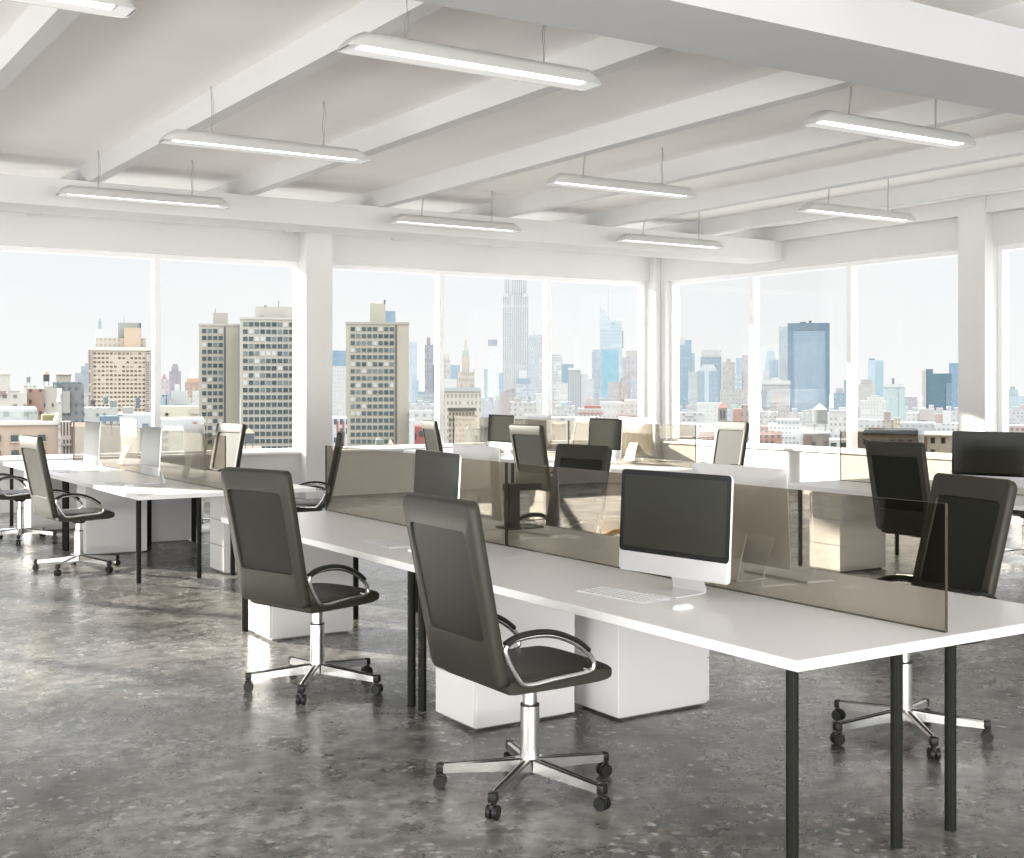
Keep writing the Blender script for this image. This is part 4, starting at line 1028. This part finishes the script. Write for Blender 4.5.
b = building('blue_tower', 736, 743, 358, 1100, (176, 208, 226), (160, 198, 220), (3, 5), .5, .5, .2, 'sky blue block high beside the mullion'); building('blue_lattice_tower', 734.5, 742, 373, 900, (190, 214, 228), (226, 234, 236), (4, 5), .4, .5, .3, 'light blue latticed block under the sky blue one')
building('pink_tower', 742, 748, 355, 900, (216, 204, 206), (190, 182, 190), (2.6, 4), .5, .5, .2, 'pinkish ribbed tower cut by the mullion')
b = building('bell_tower', 718, 727, 408, 180, (160, 156, 146), (150, 146, 138), (9, 9), .1, .1, 0, 'small stone bell tower with arched openings and orange pyramid roof', depth=1.4)
part(b, 'pyramid_roof', 717.6, 727.4, 402.5, 408.2, (226, 148, 124), dy=(-.06, 1.46), shape='pyr')
for xa in (720.3, 723.4): part(b, 'arched_opening', xa, xa + 1.7, 410.5, 418.6, (70, 74, 76), dy=(-.06, .1))
building('brick_building', 733.5, 741.5, 409, 190, (226, 158, 128), (206, 140, 114), (2.2, 2.4), .3, .4, .2, 'peach brick block between bell tower and mullion', depth=6)
building('brick_building', 741.5, 748, 405, 180, (196, 172, 164), (150, 128, 124), (1.6, 2.2), .4, .5, .2, 'brown pink house squeezed beside the mullion', depth=6)
b = building('white_block', 680, 704, 413, 250, (220, 220, 218), (170, 174, 176), (2.2, 2.4), .45, .4, .25, 'white low block with a grey gable beside the corner', depth=9); part(b, 'grey_gable', 685, 694, 411, 416, (196, 194, 192), dy=(-.3, 3), shape='taper')
b = building('white_block', 697, 722, 403, 420, (232, 232, 230), (206, 210, 212), (2.4, 2.8), .4, .4, .2, 'bright white roofs in front of the curved glass block', depth=10)
b = building('red_roofs', 699, 742, 432, 140, (206, 176, 164), (150, 128, 122), (1.5, 1.5), .45, .45, .3, 'low jumble of reddish roofs under the bell tower', depth=9); part(b, 'brick_wall', 698, 718, 434.5, 440, (206, 158, 140), (170, 130, 116), (1, 1.2), dy=(-.4, 2)); part(b, 'white_hut', 706, 712, 427, 432.4, (226, 226, 222), dy=(1, 4)); part(b, 'orange_hut', 728, 736, 427, 433, (220, 150, 124), dy=(1, 3))
building('dark_row', 676, 696, 425, 95, (120, 122, 118), (58, 60, 60), (.9, .9), .55, .5, .35, 'dark little houses seen through the glass divider end', depth=5)
# ---- side window wall, second pane
b = building('blue_glass_slab', 787.5, 829.5, 323.5, 650, (134, 176, 204), (168, 200, 216), (1.7, 2.6), .55, .55, .35, 'big blue glass slab tower with a darker frame', depth=22, blind=(206, 214, 216))
part(b, 'dark_frame', 787.5, 793, 323.5, 425, (118, 158, 184), dy=(-.25, .1)); part(b, 'dark_frame', 825.6, 829.6, 323.5, 425, (112, 150, 174), dy=(-.25, .1)); part(b, 'dark_frame', 787.5, 829.5, 323, 330.5, (108, 146, 168), dy=(-.3, .1)); part(b, 'roof_plant', 800, 806, 321.4, 323.6, (92, 124, 146), dy=(4, 8)); part(b, 'roof_plant', 809, 811.5, 320.2, 323.6, (86, 110, 128), dy=(4, 6))
building('pale_glass_tower', 779, 788.5, 326.5, 700, (204, 220, 228), (188, 210, 222), (2.2, 3.4), .5, .5, .2, 'pale glass sliver behind the big blue slab')
b = building('pointed_tower', 763.5, 777.5, 371, 900, (220, 220, 218), (196, 204, 208), (2.6, 4), .5, .5, .2, 'tower with a pale turquoise pointed roof', depth=9); part(b, 'pointed_roof', 764.5, 777, 351, 371.3, (188, 216, 224), dy=(.5, 8.5), shape='taper'); part(b, 'roof_tip', 768, 774, 349.5, 352, (176, 208, 220), dy=(3, 6), shape='pyr')
building('blue_tower', 769.5, 778.5, 360, 850, (164, 194, 212), (150, 184, 206), (2.6, 4), .5, .6, .2, 'blue grey block standing before the pointed roof')
b = building('colonnade_building', 762, 790, 384, 520, (232, 230, 226), (166, 178, 186), (1.65, 60), .5, .98, 0, 'white building with a tall colonnade of fins', depth=10); part(b, 'cap', 761.6, 790.4, 380.5, 384.6, (236, 234, 230), dy=(-.4, 10)); part(b, 'roof_hut', 771, 780, 377.5, 380.8, (240, 236, 230), dy=(2, 6)); part(b, 'grey_side', 761, 771, 390, 408, (176, 190, 200), dy=(-.5, 3))
b = building('beige_block', 770, 790, 394, 400, (212, 206, 196), (176, 170, 164), (1.8, 2.6), .45, .5, .2, 'beige stone block before the white colonnade', depth=8); part(b, 'upper_step', 774, 781, 388.5, 394.4, (206, 198, 190), dy=(1, 4)); part(b, 'grey_roof', 782, 789, 391, 394.6, (176, 178, 180), dy=(1, 5))
b = building('white_grid_block', 768, 801, 424.5, 170, (232, 233, 232), (150, 162, 168), (1.0, 1.35), .5, .45, .2, 'white apartment block with rows of small windows below the blue slab', depth=8); part(b, 'upper_floor', 776, 800, 419.5, 424.8, (234, 234, 232), (170, 180, 184), (1.0, 1.3), dy=(1, 6))
b = building('brick_building', 757, 782, 431, 130, (214, 160, 136), (120, 104, 104), (1.25, 1.2), .5, .55, .1, 'orange brick house with white lintels at the mullion foot', depth=6); part(b, 'red_wing', 757, 768, 426.5, 431.3, (186, 130, 116), (110, 96, 96), (.9, 1.0), dy=(.5, 4))
b = building('roof_house', 803, 830, 433, 100, (176, 164, 150), (140, 128, 118), (2.2, 1.6), .35, .4, .1, 'stone rooftop house carrying a large round water tank', depth=4); tank(b, 812.4, 827.6, 403.5, 433.2, (150, 158, 154), (222, 216, 200), dy=.8, cone_h=.22); part(b, 'brick_side', 803, 811.5, 436.5, 449, (160, 132, 118), dy=(-.1, .1)); part(b, 'small_window', 812, 815.6, 441.5, 447, (90, 98, 96), dy=(-.12, .1)); part(b, 'flat_roof', 802.6, 830.4, 432.4, 434.2, (206, 202, 196), dy=(-.2, 4))
b = building('white_grid_block', 828, 848, 414, 240, (230, 228, 224), (180, 182, 182), (1.7, 2.2), .5, .45, .2, 'white block behind the large round tank', depth=8); part(b, 'grey_roof', 829, 847, 410.5, 414.4, (214, 214, 212), dy=(1, 6))
b = building('blue_tower', 833.5, 848, 393, 800, (158, 186, 206), (142, 174, 198), (3, 4), .5, .5, .2, 'blue stepped tower beside the mullion, past the big blue slab'); part(b, 'upper_step', 836, 843, 388, 393.4, (196, 200, 204), dy=(1, 5)); part(b, 'tall_fin', 844, 848, 380, 394, (150, 182, 204), dy=(.5, 4))
building('white_block', 758, 778, 412, 300, (222, 220, 216), (170, 172, 172), (2.2, 2.2), .45, .4, .25, 'white low roofs beneath the beige stone block', depth=9)
building('dark_row', 829, 848, 440, 95, (206, 208, 202), (70, 84, 84), (1.0, 1.5), .6, .6, .1, 'pale wall with three dark windows left of the mullion foot', depth=4)
# ---- side window wall, third pane
b = building('pale_blue_tower', 868, 883.5, 360, 1000, (190, 218, 230), (206, 226, 234), (2, 4), .5, .7, .3, 'pale blue twin ribbed tower standing clear on the skyline', depth=10); part(b, 'roof_box', 869, 875, 358.4, 360.3, (150, 176, 190), dy=(1, 5)); part(b, 'darker_side', 876, 883.6, 362, 405, (172, 206, 222), dy=(-.3, .1))  # one half of the front is a deeper blue
b = building('beige_block', 858, 874, 384, 620, (218, 214, 208), (196, 194, 192), (1.8, 3), .45, .5, .2, 'beige office block at the mullion below the pale blue tower', depth=9); part(b, 'roof_rooms', 861, 872, 379.5, 384.4, (206, 204, 200), dy=(1, 6))
b = building('mint_glass_block', 883, 905, 387, 420, (204, 222, 222), (184, 210, 210), (1.6, 1.8), .6, .5, .25, 'mint glass office block with a round roof tank', depth=10); part(b, 'roof_edge', 883, 904, 384, 387.4, (220, 230, 228), dy=(-.2, 9)); part(b, 'roof_tank', 891.3, 894.4, 378, 384.3, (150, 158, 162), dy=(3, 4), shape='cyl'); part(b, 'side_step', 899, 905, 388, 430, (196, 218, 220), dy=(-.3, 2))
b = building('white_office', 860, 886, 401, 360, (232, 230, 226), (206, 206, 204), (1.6, 2.0), .5, .5, .15, 'white gridded office with a stepped top before the mint block', depth=9); part(b, 'upper_step', 867, 884, 397.5, 401.4, (236, 235, 231), dy=(1, 6)); part(b, 'upper_step', 871, 879, 395.5, 397.8, (226, 224, 220), dy=(2, 5))
b = building('dark_glass_building', 925, 951.5, 373.5, 620, (108, 144, 164), (98, 134, 156), (2.2, 2.4), .5, .5, .3, 'dark blue glass building stepping down, with a beige edge', depth=12); part(b, 'tall_step', 925.6, 933, 369, 374, (116, 148, 166), dy=(.3, 8)); part(b, 'beige_edge', 922, 926, 370, 414, (214, 206, 198), dy=(-.3, 8)); part(b, 'low_step', 946, 951.6, 383, 412, (134, 164, 182), dy=(-.3, 6))
b = building('blue_tower', 949, 962, 363, 750, (140, 180, 208), (128, 170, 202), (1.8, 4), .5, .8, .2, 'plain sky blue tower cut by the side wall column', depth=8)
building('mauve_block', 904.5, 917.5, 396.5, 560, (206, 204, 210), (188, 188, 198), (2.4, 3), .45, .5, .2, 'mauve grey block between mint block and dark glass building')
b = building('white_church', 917.5, 922, 400, 480, (236, 236, 234), (222, 222, 220), (2, 3), .3, .4, .1, 'small white church like tower beside the beige edge', depth=3); part(b, 'spire', 918, 921.5, 395.5, 400.4, (238, 238, 236), dy=(.3, 2), shape='pyr')
b = building('white_block', 906, 926, 413, 300, (232, 230, 226), (200, 200, 198), (2.2, 2.4), .4, .4, .2, 'white flat block below the mauve grey one', depth=8); part(b, 'beige_block', 919, 934.5, 409, 420, (216, 208, 202), dy=(-.4, 4))
b = building('white_block', 930, 962, 424, 240, (236, 235, 232), (176, 182, 184), (1.7, 2.0), .5, .4, .15, 'white block with blue window bands above the wide monitor', depth=8); part(b, 'bright_box', 942.5, 951, 411.5, 424.4, (238, 238, 236), dy=(1, 4)); part(b, 'pink_house', 935.5, 943, 414, 424.4, (220, 196, 186), dy=(1.5, 4))
b = building('cream_row', 880, 900, 420, 260, (214, 204, 190), (180, 168, 156), (1.6, 2.2), .45, .5, .2, 'cream row of houses at the foot of the mint block', depth=7); part(b, 'yellow_house', 893.5, 900, 417.5, 432, (232, 220, 190), (180, 170, 150), (1.2, 1.8), dy=(-.3, 3)); part(b, 'brown_house', 884, 890.5, 412, 421, (196, 180, 172), dy=(.5, 3))
building('white_block', 858, 882, 420, 230, (220, 220, 218), (180, 182, 184), (2.0, 2.2), .45, .4, .25, 'white low block at the mullion above the dark house row', depth=8)
building('grey_block', 900, 934, 423, 230, (206, 208, 210), (180, 184, 188), (2.2, 2.2), .45, .4, .25, 'grey low block between cream row and bright white box', depth=8)
b = building('dark_row', 857, 918, 431.5, 100, (150, 136, 116), (78, 74, 68), (.95, 1.1), .5, .55, .2, 'brown house row with a dark roof line behind the glass divider', depth=6); part(b, 'dark_roof', 864, 918, 430, 434, (74, 76, 78), dy=(-.3, 5)); part(b, 'roof_stack', 868, 884, 428.8, 430.6, (120, 96, 86), dy=(1, 4))
b = building('apartment_block', 924, 952, 435, 96, (206, 194, 178), (60, 64, 62), (1.05, 1.25), .42, .5, .12, 'beige apartment block with square dark windows between chair and wide monitor', depth=6); part(b, 'cornice', 924, 952, 434, 436, (222, 214, 202), dy=(-.2, 6)); part(b, 'brown_wing', 924, 927, 436, 456, (130, 112, 92), dy=(-.2, 2))
# ---- last pane beyond the side column
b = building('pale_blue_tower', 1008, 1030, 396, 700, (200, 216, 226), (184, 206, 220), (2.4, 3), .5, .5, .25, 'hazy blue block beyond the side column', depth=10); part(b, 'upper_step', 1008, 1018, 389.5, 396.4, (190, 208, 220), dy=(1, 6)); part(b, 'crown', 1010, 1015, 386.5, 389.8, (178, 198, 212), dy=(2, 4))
building('red_roofs', 1006, 1034, 426, 200, (206, 184, 176), (140, 128, 124), (1.6, 1.8), .45, .45, .3, 'reddish low roofs beyond the side column', depth=8)
# ---- low infill between the bigger houses
fill = [(12, 64, 400, 320, (222, 218, 208), 'pale stone roofs crowding behind the terracotta block'),
        (60, 92, 396, 360, (206, 208, 206), 'grey stone roofs between loft building and cream apartment slab'),
        (158, 200, 402, 480, (214, 214, 212), 'pale grey roofs beneath the framed top tower'),
        (405, 440, 402, 480, (214, 216, 216), 'pale haze coloured roofs below the hazy grey block'),
        (476, 512, 398, 620, (212, 216, 220), 'pale blue roofs beneath the slim white tower'),
        (530, 575, 404, 480, (214, 214, 212), 'pale roofs at the foot of the gridded slab'),
        (575, 642, 396, 650, (212, 216, 220), 'hazy roofs along the foot of the turquoise block'),
        (674, 750, 408, 600, (210, 214, 218), 'hazy roofs along the foot of the blue towers by the corner'),
        (755, 850, 411, 480, (216, 216, 214), 'pale roofs around the foot of the big blue slab'),
        (855, 965, 409, 520, (216, 218, 218), 'pale roofs along the foot of mint and dark glass blocks'),
        (1000, 1040, 408, 520, (214, 216, 218), 'pale roofs below the hazy block past the side column')]
rf = random.Random(5)
for x0, x1, yt, D, c, lab in fill:
    b = building('house_row', x0, x1, yt + 2, D, c, tuple(v - 34 for v in c), (3.0, 2.8), .5, .45, .3, lab, depth=14)
    n = int((x1 - x0) / 9)
    for k in range(n):
        xa = x0 + (k + rf.random() * .4) * 9
        part(b, 'roof_hut', xa, xa + 4 + rf.random() * 3, yt - rf.random() * 4, yt + 2.3, tuple(min(245, v + rf.randint(-16, 14)) for v in c), dy=(1, 8))
#ENDCITY#

# ----------------------------------------------------------------- light
world = bpy.data.worlds.new('sky'); scene.world = world; world.use_nodes = True
nt = world.node_tree; bg = nt.nodes['Background']
tc = nt.nodes.new('ShaderNodeTexCoord'); sp = nt.nodes.new('ShaderNodeSeparateXYZ'); nt.links.new(tc.outputs['Generated'], sp.inputs[0])
rp = nt.nodes.new('ShaderNodeValToRGB')
e = rp.color_ramp.elements
e[0].position = 0.0; e[0].color = (0.97, 0.975, 0.97, 1)
e[1].position = 0.16; e[1].color = (0.87, 0.915, 0.935, 1)
x = e.new(0.05); x.color = (0.94, 0.955, 0.96, 1)
nt.links.new(sp.outputs['Z'], rp.inputs['Fac'])
# unseen sky overhead is raised far above the horizon level to light the room
up = nt.nodes.new('ShaderNodeMapRange'); up.interpolation_type = 'SMOOTHSTEP'
up.inputs['From Min'].default_value = 0.20; up.inputs['From Max'].default_value = 0.50
up.inputs['To Min'].default_value = 1.0; up.inputs['To Max'].default_value = SKY_HIGH
nt.links.new(sp.outputs['Z'], up.inputs['Value'])
# added fill: unseen sky to the south and west, brightened to light rooms
dt = nt.nodes.new('ShaderNodeVectorMath'); dt.operation = 'DOT_PRODUCT'; dt.inputs[1].default_value = (-FWD.x, -FWD.y, 0)
nt.links.new(tc.outputs['Generated'], dt.inputs[0])
bk = nt.nodes.new('ShaderNodeMapRange'); bk.interpolation_type = 'SMOOTHSTEP'
bk.inputs['From Min'].default_value = -0.30; bk.inputs['From Max'].default_value = 0.35
bk.inputs['To Min'].default_value = 0.0; bk.inputs['To Max'].default_value = SKY_BACK
nt.links.new(dt.outputs['Value'], bk.inputs['Value'])
mxs = nt.nodes.new('ShaderNodeMath'); mxs.operation = 'MAXIMUM'
nt.links.new(up.outputs['Result'], mxs.inputs[0]); nt.links.new(bk.outputs['Result'], mxs.inputs[1])
nz = nt.nodes.new('ShaderNodeTexNoise'); nz.inputs['Scale'].default_value = 3.0; nz.inputs['Detail'].default_value = 6
mpg = nt.nodes.new('ShaderNodeMapping'); mpg.inputs['Scale'].default_value = (1, 1, 4)
nt.links.new(tc.outputs['Generated'], mpg.inputs['Vector']); nt.links.new(mpg.outputs[0], nz.inputs['Vector'])
cr = nt.nodes.new('ShaderNodeMapRange'); cr.inputs['From Min'].default_value = 0.42; cr.inputs['From Max'].default_value = 0.65
nt.links.new(nz.outputs['Fac'], cr.inputs['Value'])
mx = nt.nodes.new('ShaderNodeMix'); mx.data_type = 'RGBA'; mx.inputs['B'].default_value = (0.96, 0.965, 0.965, 1)
nt.links.new(cr.outputs['Result'], mx.inputs['Factor']); nt.links.new(rp.outputs['Color'], mx.inputs['A'])
nt.links.new(mx.outputs['Result'], bg.inputs['Color'])
nt.links.new(mxs.outputs[0], bg.inputs['Strength'])

sun = bpy.data.lights.new('sun', 'SUN'); sun.energy = SUN_STRENGTH; sun.angle = math.radians(0.8); sun.color = (1.0, 0.93, 0.82)
so = bpy.data.objects.new('sun', sun); COL.objects.link(so)
dirv = Vector((0.527, -0.85, -0.268)).normalized()
so.rotation_euler = dirv.to_track_quat('-Z', 'Y').to_euler()
so.location = (-20, 40, 20)

# added fill sun from below the horizon brightens the ceiling, soft and broad
bl = bpy.data.lights.new('fill_sun', 'SUN'); bl.energy = FILL_SUN; bl.angle = math.radians(50); bl.color = (1.0, 0.97, 0.93)
bo = bpy.data.objects.new('fill_sun', bl); COL.objects.link(bo); bo.location = (-10, -30, -5)
bo.rotation_euler = Vector((0.22, 0.95, 0.24)).to_track_quat('-Z', 'Y').to_euler()

# window portals guide the sky light through the openings
def portal(axis, plane, sgn, a0, a1):
    l = bpy.data.lights.new('window_portal', 'AREA'); l.shape = 'RECTANGLE'; l.size = a1 - a0; l.size_y = HEAD - SILL
    l.cycles.is_portal = True
    o = bpy.data.objects.new('window_portal', l); COL.objects.link(o)
    c, z = (a0 + a1) / 2, (SILL + HEAD) / 2
    o.location = (c, plane + sgn * .3, z) if axis == 'x' else (plane + sgn * .3, c, z)
    d = Vector((0, -sgn, 0)) if axis == 'x' else Vector((-sgn, 0, 0))
    o.rotation_euler = d.to_track_quat('-Z', 'Z').to_euler()
for ops, ax, pl, sg in ((north_open, 'x', YN, 1), (east_open, 'y', XE, 1), (south_open, 'x', YS, -1), (west_open, 'y', XW, -1)):
    for a0, a1 in ops: portal(ax, pl, sg, a0, a1)

# added fill lamps, out of view, brighten the ceiling
def fill_panel(loc, target, sx, sy, power):
    l = bpy.data.lights.new('fill_panel', 'AREA'); l.shape = 'RECTANGLE'; l.size = sx; l.size_y = sy; l.energy = power; l.color = (1.0, 0.98, 0.96)
    o = bpy.data.objects.new('fill_panel', l); COL.objects.link(o); o.location = loc
    o.rotation_euler = (Vector(target) - Vector(loc)).to_track_quat('-Z', 'Y').to_euler()
fill_panel((1.0, -4.8, 0.9), (5.0, 9.0, 4.6), 12.0, 1.4, FILL_PANEL)
fill_panel((-7.6, 5.0, 0.9), (5.0, 8.0, 4.6), 12.0, 1.4, FILL_PANEL * .7)

# ----------------------------------------------------------------- camera
cam = bpy.data.cameras.new('camera'); co = bpy.data.objects.new('camera', cam); COL.objects.link(co)
co.location = (0, 0, EYE); co.rotation_euler = (math.radians(90), 0, -YAW)
cam.sensor_width = 36.0; cam.lens = FOC / 1024 * 36.0
cam.shift_y = -(429 - HOR) / 1024
cam.clip_end = 8000; cam.clip_start = 0.05
scene.camera = co

scene.view_settings.view_transform = 'Standard'
scene.view_settings.look = 'None'
scene.view_settings.exposure = 0.0
scene.cycles.use_denoising = True
scene.cycles.max_bounces = 10
scene.cycles.diffuse_bounces = 6
scene.cycles.transparent_max_bounces = 16
scene.cycles.caustics_reflective = False
scene.cycles.caustics_refractive = False
scene.cycles.sample_clamp_indirect = 6.0
